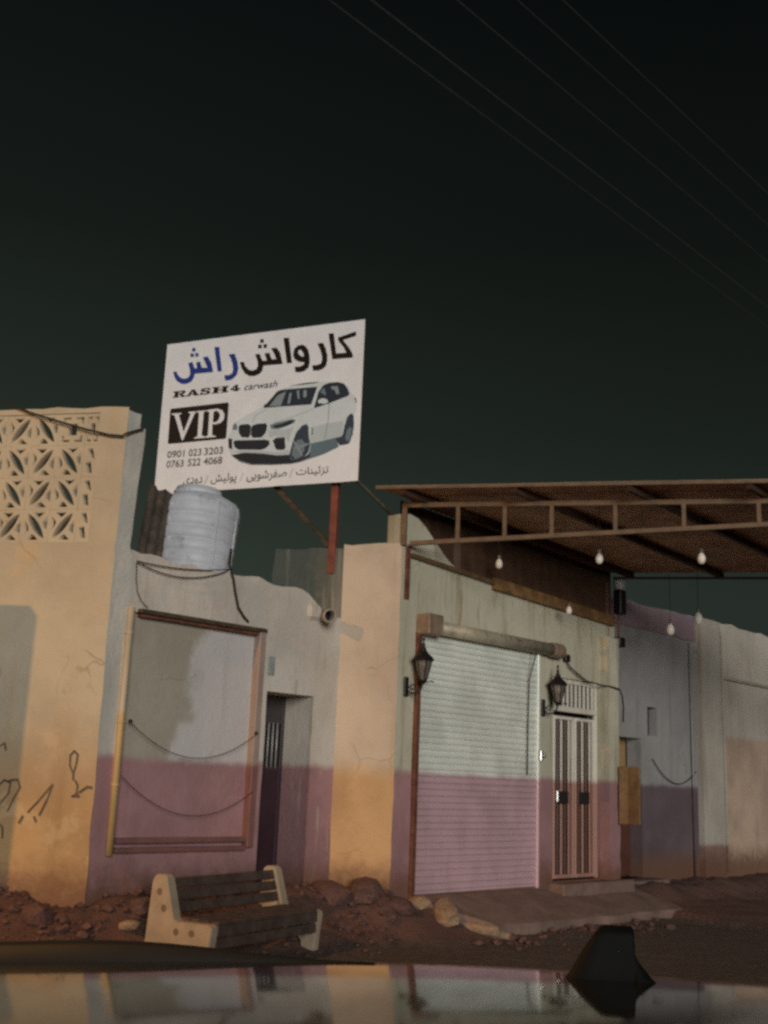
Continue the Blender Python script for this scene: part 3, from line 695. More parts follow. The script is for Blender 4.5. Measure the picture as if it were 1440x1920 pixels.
# ---------------------------------------------------------------- awning over the forecourt
awn = thing('awning', 'rusty corrugated awning on a tapering steel truss above the shutter', 'awning', CB, A_O)
ub = Vector((math.cos(A_B - A_O), math.sin(A_B - A_O), 0))
def AW(a, b, z): return Vector((a, 0, 0)) + ub * b + Vector((0, 0, z))
def roof_h(b): return 4.935 - 0.032 * b
def awning():
    m = MB(); b0, b1 = -0.47, 4.72; nb = 208; aa = [0.0 + 9.2 * i / 12 for i in range(13)]
    for i in range(nb + 1):
        b = b0 + (b1 - b0) * i / nb; c = (0.013, 0.013, -0.004, -0.004)[i % 4]
        for a in aa: m.v.append(tuple(AW(a - ((0.02 + 0.11 * sstep(0.05, 0.4, b)) if a == 0 else 0), b, roof_h(b) + c + 0.012 * nz(a, b, 1, 0.8))))
    k = len(aa)
    for i in range(nb):
        for j in range(k - 1): m.f.append((i * k + j, i * k + j + 1, (i + 1) * k + j + 1, (i + 1) * k + j))
    o = m.build('roof_sheet', M['roof_sheet'], awn); md = o.modifiers.new('thick', 'SOLIDIFY'); md.thickness = 0.003
    m = MB(); m.bar(AW(-0.02, b0 + .01, roof_h(b0) - 0.012), AW(9.2, b0 + .01, roof_h(b0) - 0.012), 0.02, 0.035); m.build('edge_trim', M['truss'], awn)
    for a in (0.28, 1.55, 2.82, 4.09, 5.36, 6.63, 7.9, 9.1):
        m = MB(); m.bar(AW(a, b0 + .03, roof_h(b0) - 0.055), AW(a, b1 - .02, roof_h(b1) - 0.055), 0.06, 0.075); m.build('purlin', M['purlin'], awn)
    # front truss
    m = MB(); m.bar((0.05, 0, 4.825), (9.1, 0, 4.805), 0.05, 0.055); m.build('top_chord', M['truss'], awn)
    m = MB(); m.bar((0.10, 0, 4.365), (9.1, 0, 4.79), 0.05, 0.05); m.build('bottom_chord', M['truss'], awn)
    m = MB(); m.bbox(-0.01, 0.05, -0.03, 0.03, 4.34, 4.86, 0.005); m.build('end_post', M['truss'], awn)
    for a in (0.655, 1.20, 1.738, 2.45, 3.20, 4.0, 4.8, 5.6, 6.4):
        zb = 4.365 + (4.79 - 4.365) * (a - 0.1) / 9.0
        m = MB(); m.bar((a, 0, zb), (a, 0, 4.81), 0.045, 0.045); m.build('truss_strut', M['truss'], awn)
    # rear beam and legs
    m = MB(); m.bar(AW(0.05, 4.60, roof_h(4.6) - 0.105), AW(9.1, 4.60, roof_h(4.6) - 0.105), 0.04, 0.03); m.build('rear_beam', M['purlin'], awn)
    for a, b in ((8.9, 0.0), (8.9, 4.6)):
        p = AW(a, b, 0); m = MB(); m.bbox(p.x - .05, p.x + .05, p.y - .05, p.y + .05, -0.1, roof_h(b) - 0.16, 0.006); m.build('leg', M['rust'], awn)
    p = AW(-0.05, 4.60, 0); m = MB(); m.bbox(p.x - .04, p.x + .04, p.y - .04, p.y + .04, 3.70, roof_h(4.6) - 0.17, 0.005); m.build('leg', M['rust'], awn)
awning()

# bulbs hanging on short cords below the awning
def bulb(label, pos, hang, s=1.0):
    t = thing('hanging_bulb', label, 'light bulb', pos, 0, 'unlit bulbs strung below the awning')
    m = MB(); m.lathe([(0.0, -.075), (.022, -.070), (.038, -.050), (.045, -.022), (.042, .005), (.030, .030), (.020, .045), (.018, .05)], 16); o = m.build('bulb', M['bulb'], t, True); o.scale = (s, s, s)
    m = MB(); m.lathe([(.020, .045 * s), (.022, .05 * s), (.022, .09 * s), (.010, .10 * s)], 12); m.build('socket', M['socket'], t, True)
    m = MB(); m.tube([(0, 0, .09 * s), (0, 0, hang)], 0.004, 6); m.build('cord', M['cable'], t)
def bulb_at(label, x, y, z, s=1.0):
    p = Vector((x, y, 0)) - CB; b = p.dot(Vector((-uO.y, uO.x, 0))) / ub.y
    top = roof_h(max(-.4, min(4.7, b))) if b < 4.72 else roof_h(4.6)
    bulb(label, (x, y, z), top - 0.01 - z, s * 1.0)
bulb_at('white bulb hanging nearest to the shutter under the truss', 1.465, 14.068 - 0.30, 4.36)
bulb_at('white bulb hanging in the middle of the row under the awning', 2.55, 12.90, 4.30)
bulb_at('white bulb hanging rightmost in the row under the awning', 3.68, 12.65, 4.30, 1.05)
bulb_at('small bulb hanging in front of the wall above the steel door', 2.53, 14.88, 3.98, 0.9)
bulb_at('large pale bulb hanging in front of the mauve parapet band, lower one', 4.23, 16.20, 3.97, 1.35)
bulb_at('large pale bulb hanging against the top of the grey wall, higher one', 4.60, 16.05, 4.12, 1.45)

# ---------------------------------------------------------------- wall lanterns beside the shutter
def lantern(label, pos):
    t = thing('wall_lantern', label, 'wall lamp', pos, A_B, 'carriage lanterns on the shop front'); t.scale = (.86, .86, .86)
    m = MB(); m.bbox(-0.045, 0.045, -0.035, -0.002, -0.14, 0.12, 0.012); m.build('back_plate', M['iron'], t)
    # scroll arm
    pts = [(0, -.03, -.06), (.02, -.09, -.10), (.06, -.16, -.09), (.10, -.20, -.03), (.11, -.21, .06)]
    m = MB(); m.tube(pts, 0.012, 8); sc = []
    for i in range(20):
        a = i / 19 * 2.0 * math.pi; r = 0.05 * (1 - i / 26); sc.append((.05, -.09 + r * math.cos(a), -.02 + r * math.sin(a)))
    m.tube(sc, 0.008, 6); m.tube([(.11, -.21, .05), (.16, -.25, .055), (.20, -.28, .075), (.235, -.30, .06)], 0.008, 6); m.build('bracket_arm', M['iron'], t, True)
    c = (.11, -.21, 0)
    # six-sided tapering glass body
    g = MB(); g.lathe([(.055, .09), (.115, .34)], 6, c, cap=False); g.build('glass', M['lantern_glass'], t)
    f = MB()
    for k in range(6):
        a = 2 * math.pi * k / 6
        f.bar((c[0] + .057 * math.cos(a), c[1] + .057 * math.sin(a), .09), (c[0] + .118 * math.cos(a), c[1] + .118 * math.sin(a), .34), .012)
    f.lathe([(.025, .03), (.05, .06), (.062, .075), (.062, .095), (.02, .095)], 12, c)
    f.build('cage', M['iron'], t)
    r = MB(); r.lathe([(.10, .335), (.145, .338), (.150, .350), (.120, .395), (.075, .43), (.045, .47), (.038, .50), (.022, .52), (.024, .55), (.012, .58), (.010, .60), (.022, .625), (.006, .65)], 12, c); r.build('roof', M['iron'], t)
    b = MB(); b.lathe([(.0, .10), (.014, .12), (.016, .16), (.028, .20), (.024, .24), (.0, .26)], 12, c); b.build('bulb', M['bulb'], t, True)
lantern('black carriage lantern on the strip of wall left of the roller shutter', on(CB, A_B, 0.14, 0.0, 2.72))
lantern('black carriage lantern between the shutter and the steel door', on(CB, A_B, 2.89, 0.0, 2.68))

# ---------------------------------------------------------------- cables and boxes at the shop's far end
Pb = lambda x, y, z: on(CB, A_B, x, y, z)
cable('loose_wire', 'black wire looping from the wall above the steel door to the corner', [Pb(3.42, -.03, 3.35), Pb(3.46, -.05, 3.27), Pb(3.62, -.06, 3.20), Pb(3.9, -.05, 3.11), Pb(4.22, -.10, 3.08), Pb(4.35, -.175, 3.07), Pb(4.55, -.18, 3.05), Pb(4.66, -.16, 2.95), Pb(4.72, -.14, 2.80), Pb(4.74, -.12, 2.6)], 0.011)
cable('pull_rope', 'thin brown rope hanging in front of the right part of the shutter', [Pb(2.50, -.19, 3.40), Pb(2.50, -.14, 3.25), Pb(2.505, -.06, 3.0), Pb(2.50, -.05, 2.4), Pb(2.495, -.05, 1.80)], 0.008, 'chain', 'rope')
m = MB(); m.bbox(-.06, .06, -.06, 0, -.05, .05, .01); o = m.build('junction_box', M['iron'], None); o.location = Pb(3.42, -.002, 3.38); o.rotation_euler.z = A_B; tag(o, 'small dark junction box above the steel door', 'junction box')
eb = thing('flood_lamp', 'unlit white-capped lamp on dark brackets at the far corner of the shop', 'lamp', Pb(4.72, -.03, 3.66), A_B)
m = MB(); m.bbox(-.05, .12, -.09, .02, .02, .16, .015); m.build('lower_box', M['iron'], eb)
m = MB(); m.bbox(-.03, .14, -.10, .03, .50, .86, .015); m.build('upper_box', M['iron'], eb)
m = MB(); m.tube([(.02, -.03, .1), (.02, -.03, .9)], .015, 8); m.build('pole', M['rust'], eb)
m = MB(); m.lathe([(.02, .86), (.085, .88), (.09, .98), (.08, 1.01), (.02, 1.02)], 16, (.05, -.03, 0)); m.build('cap', M['lens'], eb, True)
mb_ = thing('meter_box', 'open ochre metal meter box hung at the corner beside the steel door', 'box', Pb(4.60, -.02, 0), A_B)
m = MB(); m.bbox(-.10, .13, -.34, -.155, 1.20, 1.98, .01); m.build('case', M['ochre_box'], mb_)
m = MB(); m.bbox(.135, .25, -.30, -.16, 1.22, 1.94, .003); m.build('recess', M['box_inside'], mb_)
m = MB(); m.bar((-.105, -.335, 1.59), (-.16, -.52, 1.59), .016, .76); m.build('door', M['ochre_box'], mb_)

# ---------------------------------------------------------------- neighbouring building and the far wall
nb_ = thing('neighbour_building', 'blue-grey plastered building with a mauve parapet band and tiny window', 'building', OC, A_B)
def neighbour():
    xs = cuts(-0.5, 3.22, 0.15, (0.66, 1.42, 1.62, 1.91)); zs = cuts(-0.3, 4.50, 0.15, (0.40, 2.44, 2.50, 2.94))
    def warp(x, z, b): return (0, nz(x, z, 2.5, 1.0) * .012 if not b else 0, (0.02 * x + edge_rag(x, 1.4, .03)) if z > 4.49 else 0)
    grid_wall(xs, zs, lambda x, z: not (0.66 < x < 1.42 and 0.40 < z < 2.44) and not (1.62 < x < 1.91 and 2.50 < z < 2.94), 0, .25, warp).build('wall', M['plaster_grey'], nb_)
    xs = cuts(-0.5, 3.21, 0.15); zs = cuts(4.14, 4.49, .12)
    grid_wall(xs, zs, lambda x, z: True, -.022, -.002, lambda x, z, b: (0, 0, (.02 * x if z > 4.4 else .02 * nz(x, 1, 1, 3)))).build('parapet_band', M['plaster_band'], nb_)
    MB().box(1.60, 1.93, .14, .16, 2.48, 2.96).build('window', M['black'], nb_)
    m = MB(); m.box(0.60, 1.48, .30, .33, .2, 2.6); m.build('niche_back', M['niche'], nb_)
    m = MB(); m.bbox(0.95, 1.415, .20, .24, 0.42, 1.62, .01); m.build('door', M['box_inside'], nb_)
    m = MB(); m.bbox(0.5, 1.6, -.35, .2, .0, .40, .02); m.build('threshold', M['apron'], nb_)
    m = MB(); m.tube([(3.02, -.03, .3), (3.0, -.03, 4.1)], .022, 8); m.build('drain_pipe', M['plaster_grey'], nb_, True)
neighbour()
fw = thing('far_wall', 'beige and peach wall with a projecting column at the right edge', 'wall', on(OC, A_B, 3.23, 0, 0), A_B)
def far_wall():
    grid_wall(cuts(0.0, 0.76, .12), cuts(-.3, 4.56, .16), lambda x, z: True, -.10, .2, lambda x, z, b: (edge_rag(x, z, .02), 0, edge_rag(x, 1, .03) if z > 4.5 else 0)).build('column', M['plaster_column'], fw)
    grid_wall(cuts(0.765, 9.0, .3), cuts(-.3, 4.58, .2), lambda x, z: True, -.02, .2, lambda x, z, b: (0, nz(x, z, 2.5, 1.0) * .012 if not b else 0, edge_rag(x, 3, .05) if z > 4.5 else 0)).build('wall', M['plaster_beige'], fw)
    m = MB(); m.bbox(.74, .79, -.13, -.105, .4, 4.4, .008); m.build('drain_pipe', M['plaster_column'], fw)
    m = MB(); m.bar((0.77, -.05, 3.62), (9.0, -.05, 3.62), .06, .05); m.build('string_course', M['plaster_column'], fw)
far_wall()
Pc = lambda x, y, z: on(OC, A_B, x, y, z)
cable('drooping_cable', 'thin cable drooping across the blue-grey wall below its window', sag(Pc(1.7, -.03, 2.15), Pc(3.1, -.04, 2.0), 0.28), .007)

# ---------------------------------------------------------------- signboard on its red posts
SGN = Vector((-0.639, 12.95, 5.093)); A_S = R(-22.7)
sign = thing('signboard', 'white car wash signboard with a printed white car, on a red-brown post', 'sign', SGN, A_S)
T = {'shin_blue':[(-2.365,1.653),(-2.311,1.647),(-2.287,1.596),(-2.238,1.554),(-2.183,1.536),(-2.13,1.545),(-2.102,1.584),(-2.107,1.641),(-2.144,1.749),(-2.082,1.757),(-2.051,1.686),(-2.035,1.662),(-2.004,1.661),(-2.025,1.747),(-1.967,1.749),(-1.932,1.663),(-1.846,1.652),(-1.875,1.708),(-1.928,1.806),(-1.856,1.808),(-1.792,1.709),(-1.76,1.594),(-1.767,1.585),(-2.031,1.592),(-2.038,1.542),(-2.072,1.489),(-2.142,1.465),(-2.216,1.47),(-2.287,1.511),(-2.332,1.567)],'alef_blue':[(-1.767,1.926),(-1.697,1.923),(-1.628,1.585),(-1.69,1.583)],'re_blue':[(-1.543,1.803),(-1.457,1.8),(-1.408,1.687),(-1.387,1.594),(-1.4,1.516),(-1.45,1.466),(-1.503,1.448),(-1.568,1.453),(-1.587,1.52),(-1.519,1.518),(-1.472,1.538),(-1.462,1.582),(-1.477,1.665),(-1.51,1.744)],'dots_blue':[[(-2.103,1.952),(-2.054,1.949),(-2.049,1.903),(-2.099,1.906)],[(-2.122,1.878),(-2.073,1.875),(-2.068,1.829),(-2.118,1.832)],[(-2.05,1.875),(-2.001,1.872),(-1.997,1.827),(-2.046,1.829)]],'shin_black':[(-1.372,1.675),(-1.314,1.675),(-1.29,1.614),(-1.232,1.558),(-1.177,1.542),(-1.125,1.556),(-1.105,1.604),(-1.117,1.665),(-1.156,1.76),(-1.092,1.758),(-1.061,1.689),(-1.042,1.661),(-0.98,1.654),(-1.022,1.758),(-0.953,1.755),(-0.915,1.665),(-0.847,1.66),(-0.878,1.728),(-0.931,1.819),(-0.852,1.812),(-0.8,1.739),(-0.756,1.596),(-0.761,1.587),(-1.026,1.596),(-1.038,1.527),(-1.078,1.487),(-1.145,1.467),(-1.215,1.474),(-1.282,1.513),(-1.336,1.589)],'dots_black':[[(-1.097,1.956),(-1.048,1.953),(-1.045,1.907),(-1.094,1.909)],[(-1.123,1.884),(-1.074,1.881),(-1.07,1.834),(-1.119,1.837)],[(-1.046,1.882),(-0.997,1.879),(-0.994,1.832),(-1.043,1.835)]],'alef_black':[(-0.764,1.933),(-0.689,1.929),(-0.624,1.588),(-0.693,1.589)],'waw':[(-0.58,1.528),(-0.511,1.524),(-0.461,1.542),(-0.446,1.577),(-0.494,1.585),(-0.547,1.604),(-0.596,1.642),(-0.615,1.699),(-0.604,1.767),(-0.56,1.806),(-0.498,1.814),(-0.445,1.786),(-0.405,1.724),(-0.383,1.643),(-0.376,1.564),(-0.391,1.497),(-0.445,1.459),(-0.516,1.45),(-0.569,1.463)],'waw_hole':[(-0.549,1.716),(-0.535,1.744),(-0.504,1.742),(-0.476,1.703),(-0.46,1.657),(-0.488,1.653),(-0.526,1.679)],'re_black':[(-0.282,1.804),(-0.206,1.803),(-0.165,1.717),(-0.141,1.636),(-0.135,1.567),(-0.148,1.5),(-0.191,1.461),(-0.251,1.446),(-0.323,1.453),(-0.339,1.523),(-0.276,1.517),(-0.221,1.533),(-0.206,1.575),(-0.214,1.644),(-0.242,1.725)],'kaf':[(-0.138,1.919),(-0.067,1.914),(-0.02,1.642),(0.12,1.635),(0.076,1.718),(0.001,1.81),(-0.006,1.85),(0.231,1.901),(0.24,1.846),(0.061,1.809),(0.141,1.711),(0.195,1.627),(0.213,1.565),(-0.067,1.574)],'vip_box':[(-2.34,1.141),(-1.513,1.148),(-1.493,1.138),(-1.489,1.118),(-1.49,0.686),(-1.504,0.669),(-2.334,0.664),(-2.349,0.676),(-2.351,0.696),(-2.357,1.126)],'V':[(-2.331,1.072),(-2.181,1.068),(-2.18,1.056),(-2.22,1.049),(-2.125,0.805),(-2.041,1.041),(-2.074,1.06),(-2.075,1.073),(-1.946,1.07),(-1.945,1.058),(-1.983,1.04),(-2.128,0.69),(-2.142,0.699),(-2.282,1.043),(-2.33,1.059)],'I':[(-1.986,1.072),(-1.793,1.069),(-1.792,1.059),(-1.848,1.052),(-1.852,0.735),(-1.788,0.715),(-1.787,0.702),(-1.961,0.703),(-1.962,0.714),(-1.913,0.73),(-1.918,1.05),(-1.985,1.06)],'P':[(-1.819,1.072),(-1.645,1.077),(-1.574,1.047),(-1.539,0.992),(-1.542,0.929),(-1.586,0.882),(-1.654,0.87),(-1.706,0.874),(-1.698,0.73),(-1.64,0.711),(-1.639,0.7),(-1.804,0.701),(-1.805,0.714),(-1.759,0.727),(-1.764,1.044),(-1.818,1.057)],'P_hole':[(-1.701,1.039),(-1.66,1.051),(-1.619,1.023),(-1.604,0.982),(-1.615,0.928),(-1.656,0.898),(-1.702,0.898)],'car':{'shadow':[(-1.39,0.435),(-1.259,0.344),(-1.092,0.295),(-0.822,0.275),(-0.557,0.269),(-0.427,0.284),(-0.299,0.317),(-0.108,0.363),(0.079,0.44),(0.036,0.546),(-0.181,0.521),(-0.31,0.501),(-0.699,0.42),(-1.24,0.449)],'body':[(-1.453,0.705),(-1.409,0.765),(-1.409,0.848),(-1.383,0.864),(-1.277,0.931),(-1.103,0.992),(-1.025,1.036),(-0.986,1.064),(-0.959,1.074),(-0.781,1.235),(-0.596,1.286),(-0.398,1.297),(-0.226,1.296),(0.009,1.272),(0.101,1.247),(0.168,1.196),(0.197,1.119),(0.264,1.051),(0.293,0.987),(0.291,0.89),(0.263,0.831),(0.224,0.847),(0.175,0.815),(0.13,0.684),(0.117,0.576),(0.035,0.552),(-0.181,0.521),(-0.297,0.506),(-0.309,0.379),(-0.391,0.336),(-0.578,0.387),(-0.75,0.39),(-0.94,0.429),(-1.227,0.46),(-1.39,0.441),(-1.44,0.539)],'windscreen':[(-0.983,1.025),(-0.973,1.069),(-0.946,1.073),(-0.807,1.224),(-0.754,1.241),(-0.249,1.232),(-0.271,1.165),(-0.321,1.008),(-0.739,1.019)],'side_window':[(-0.282,0.957),(-0.232,1.162),(-0.171,1.243),(-0.094,1.266),(0.036,1.262),(0.108,1.233),(0.156,1.173),(0.188,1.102),(0.174,1.072),(-0.079,1.0),(-0.207,0.97)],'screen_glare':[(-0.903,1.04),(-0.79,1.172),(-0.679,1.212),(-0.74,1.028)],'seat_a':[(-0.65,1.045),(-0.63,1.182),(-0.597,1.191),(-0.614,1.048)],'seat_b':[(-0.531,1.204),(-0.498,1.213),(-0.485,1.098),(-0.507,1.094)],'seat_c':[(-0.438,1.201),(-0.399,1.209),(-0.387,1.127),(-0.412,1.101),(-0.435,1.119)],'window_glare':[(-0.065,1.214),(0.026,1.211),(0.057,1.108),(0.012,1.107),(-0.011,1.165),(-0.057,1.182)],'window_glare2':[(-0.212,1.16),(-0.156,1.21),(-0.126,1.132),(-0.137,1.102)],'mirror':[(-0.23,1.018),(-0.225,1.055),(-0.174,1.075),(-0.115,1.057),(-0.087,1.017),(-0.131,0.996)],'roof_line':[(-0.623,1.286),(-0.424,1.296),(-0.226,1.294),(-0.278,1.281),(-0.489,1.278)],'kidney_left':[(-1.323,0.808),(-1.29,0.833),(-1.187,0.832),(-1.144,0.806),(-1.142,0.692),(-1.166,0.65),(-1.263,0.664),(-1.309,0.718)],'kidney_right':[(-1.139,0.78),(-1.117,0.81),(-1.036,0.824),(-0.934,0.819),(-0.912,0.786),(-0.926,0.699),(-0.982,0.639),(-1.105,0.645),(-1.135,0.685)],'headlight':[(-0.878,0.789),(-0.779,0.818),(-0.568,0.843),(-0.52,0.827),(-0.538,0.791),(-0.655,0.751),(-0.746,0.728),(-0.854,0.737)],'headlight_dark':[(-0.83,0.779),(-0.711,0.794),(-0.593,0.827),(-0.54,0.819),(-0.59,0.777),(-0.695,0.755),(-0.801,0.745)],'headlight_far':[(-1.41,0.778),(-1.401,0.828),(-1.369,0.87),(-1.337,0.81),(-1.34,0.765)],'lower_grille':[(-1.379,0.61),(-1.357,0.631),(-0.926,0.606),(-0.871,0.589),(-0.861,0.544),(-0.905,0.498),(-0.97,0.478),(-1.299,0.506),(-1.357,0.546)],'vent_left':[(-1.457,0.667),(-1.401,0.656),(-1.389,0.517),(-1.44,0.539)],'vent_right':[(-0.824,0.585),(-0.785,0.613),(-0.659,0.615),(-0.639,0.477),(-0.661,0.454),(-0.755,0.462),(-0.783,0.489),(-0.8,0.54)],'vent_top':[(-0.793,0.626),(-0.741,0.649),(-0.668,0.65),(-0.659,0.621),(-0.765,0.614)],'lip':[(-1.39,0.441),(-1.227,0.458),(-0.939,0.42),(-0.75,0.385),(-0.577,0.38),(-0.56,0.324),(-0.823,0.288),(-1.093,0.307),(-1.275,0.37)],'front_tyre':[(-0.578,0.387),(-0.548,0.532),(-0.503,0.664),(-0.429,0.744),(-0.371,0.762),(-0.339,0.724),(-0.329,0.6),(-0.303,0.5),(-0.317,0.404),(-0.39,0.324),(-0.48,0.3),(-0.548,0.335)],'front_rim':[(-0.545,0.384),(-0.532,0.494),(-0.484,0.564),(-0.419,0.571),(-0.376,0.518),(-0.377,0.42),(-0.43,0.339),(-0.494,0.319)],'spoke_a':[(-0.549,0.55),(-0.53,0.561),(-0.453,0.488),(-0.388,0.507),(-0.317,0.514),(-0.316,0.495),(-0.438,0.456),(-0.392,0.36),(-0.411,0.35),(-0.477,0.453),(-0.509,0.443),(-0.492,0.491)],'rear_tyre':[(0.129,0.587),(0.143,0.683),(0.175,0.802),(0.218,0.841),(0.257,0.819),(0.267,0.697),(0.256,0.577),(0.217,0.471),(0.155,0.458),(0.097,0.469),(0.075,0.519)],'arch':[(0.029,0.547),(0.124,0.563),(0.142,0.459),(0.091,0.457)],'rear_rim':[(0.163,0.536),(0.177,0.632),(0.22,0.677),(0.247,0.638),(0.233,0.542),(0.191,0.485)],'fender_vent':[(-0.299,0.709),(-0.286,0.714),(-0.276,0.627),(-0.288,0.609)],'tail_light':[(0.259,1.04),(0.275,1.04),(0.287,0.982),(0.278,0.976)],'side_shade':[(-0.304,0.506),(-0.317,0.612),(-0.284,0.72),(-0.065,0.75),(0.126,0.758),(0.123,0.588),(0.035,0.556),(-0.182,0.525)],'door_seam':[(-0.079,0.995),(-0.069,0.997),(-0.073,0.775),(-0.105,0.546),(-0.116,0.544),(-0.082,0.776)],'hood_crease':[(-1.133,0.843),(-1.1,0.941),(-0.928,1.012),(-0.919,1.008),(-1.078,0.933),(-1.117,0.839)],'hood_crease2':[(-0.885,0.796),(-0.781,0.837),(-0.518,0.889),(-0.298,0.954),(-0.292,0.946),(-0.504,0.875),(-0.767,0.826)],'bumper_shade':[(-1.38,0.484),(-1.229,0.492),(-0.942,0.461),(-0.753,0.431),(-0.582,0.448),(-0.578,0.387),(-0.75,0.39),(-0.94,0.429),(-1.227,0.46)],'cheek_shade':[(-0.894,0.722),(-0.666,0.715),(-0.535,0.741),(-0.581,0.646),(-0.588,0.547),(-0.637,0.588),(-0.661,0.652),(-0.795,0.651),(-0.873,0.62)],'shadow_core':[(-1.094,0.32),(-0.823,0.284),(-0.557,0.277),(-0.427,0.292),(-0.3,0.341),(-0.297,0.402),(-0.39,0.324),(-0.48,0.3),(-0.56,0.324),(-0.823,0.294)]}}
def flat(col, rough=0.55):
    return simple('print_' + '_'.join('%02d' % int(c * 100) for c in col), col, rough, 0, 0.06, 3, 0, spec=0.2)
INK = {k: flat(c) for k, c in dict(white=(0.84, 0.865, 0.90), black=(0.016, 0.013, 0.013), blue=(0.028, 0.055, 0.27), grey=(0.16, 0.14, 0.135), slash=(0.48, 0.45, 0.43),
    body=(0.66, 0.74, 0.78), glass=(0.030, 0.042, 0.062), glare=(0.27, 0.33, 0.36), shadow=(0.13, 0.20, 0.24), dark=(0.028, 0.034, 0.044), lamp=(0.17, 0.23, 0.27), tyre=(0.045, 0.065, 0.095), rim=(0.26, 0.31, 0.36), box=(0.024, 0.019, 0.018), body_low=(0.50, 0.58, 0.61)).items()}
def poly(name, pts, ink, layer, parent):
    y = -0.022 - 0.0016 * layer
    n = len(pts); me = bpy.data.meshes.new(name); me.from_pydata([(x, y, z) for x, z in pts], [], [tuple(range(n))]); me.update()
    if me.polygons[0].normal.y > 0: me.flip_normals()
    return link(name, me, INK[ink], parent)
def multi(name, plist, ink, layer, parent):
    y = -0.022 - 0.0016 * layer; m = MB()
    for p in plist:
        m.add([(x, y, z) for x, z in p], [tuple(range(len(p)))])
    return m.build(name, INK[ink], parent)
def text(name, body, x0, x1, z0, z1, ink, layer, parent, shear=0.0, bold=0.0, keep_h=True):
    c = bpy.data.curves.new(name, 'FONT'); c.body = body; c.size = 1; c.shear = shear; c.offset = bold; c.resolution_u = 3
    o = bpy.data.objects.new('tmp', c); COL.objects.link(o); bpy.context.view_layer.update()
    me = bpy.data.meshes.new_from_object(o.evaluated_get(bpy.context.evaluated_depsgraph_get()))
    bpy.data.objects.remove(o); bpy.data.curves.remove(c)
    xs = [v.co.x for v in me.vertices]; ys = [v.co.y for v in me.vertices]
    a, b, d, e = min(xs), max(xs), min(ys), max(ys); y = -0.022 - 0.0016 * layer
    for v in me.vertices: v.co = (x0 + (v.co.x - a) / (b - a) * (x1 - x0), y, z0 + (v.co.y - d) / (e - d) * (z1 - z0))
    me.update(); me.name = name
    return link(name, me, INK[ink], parent)
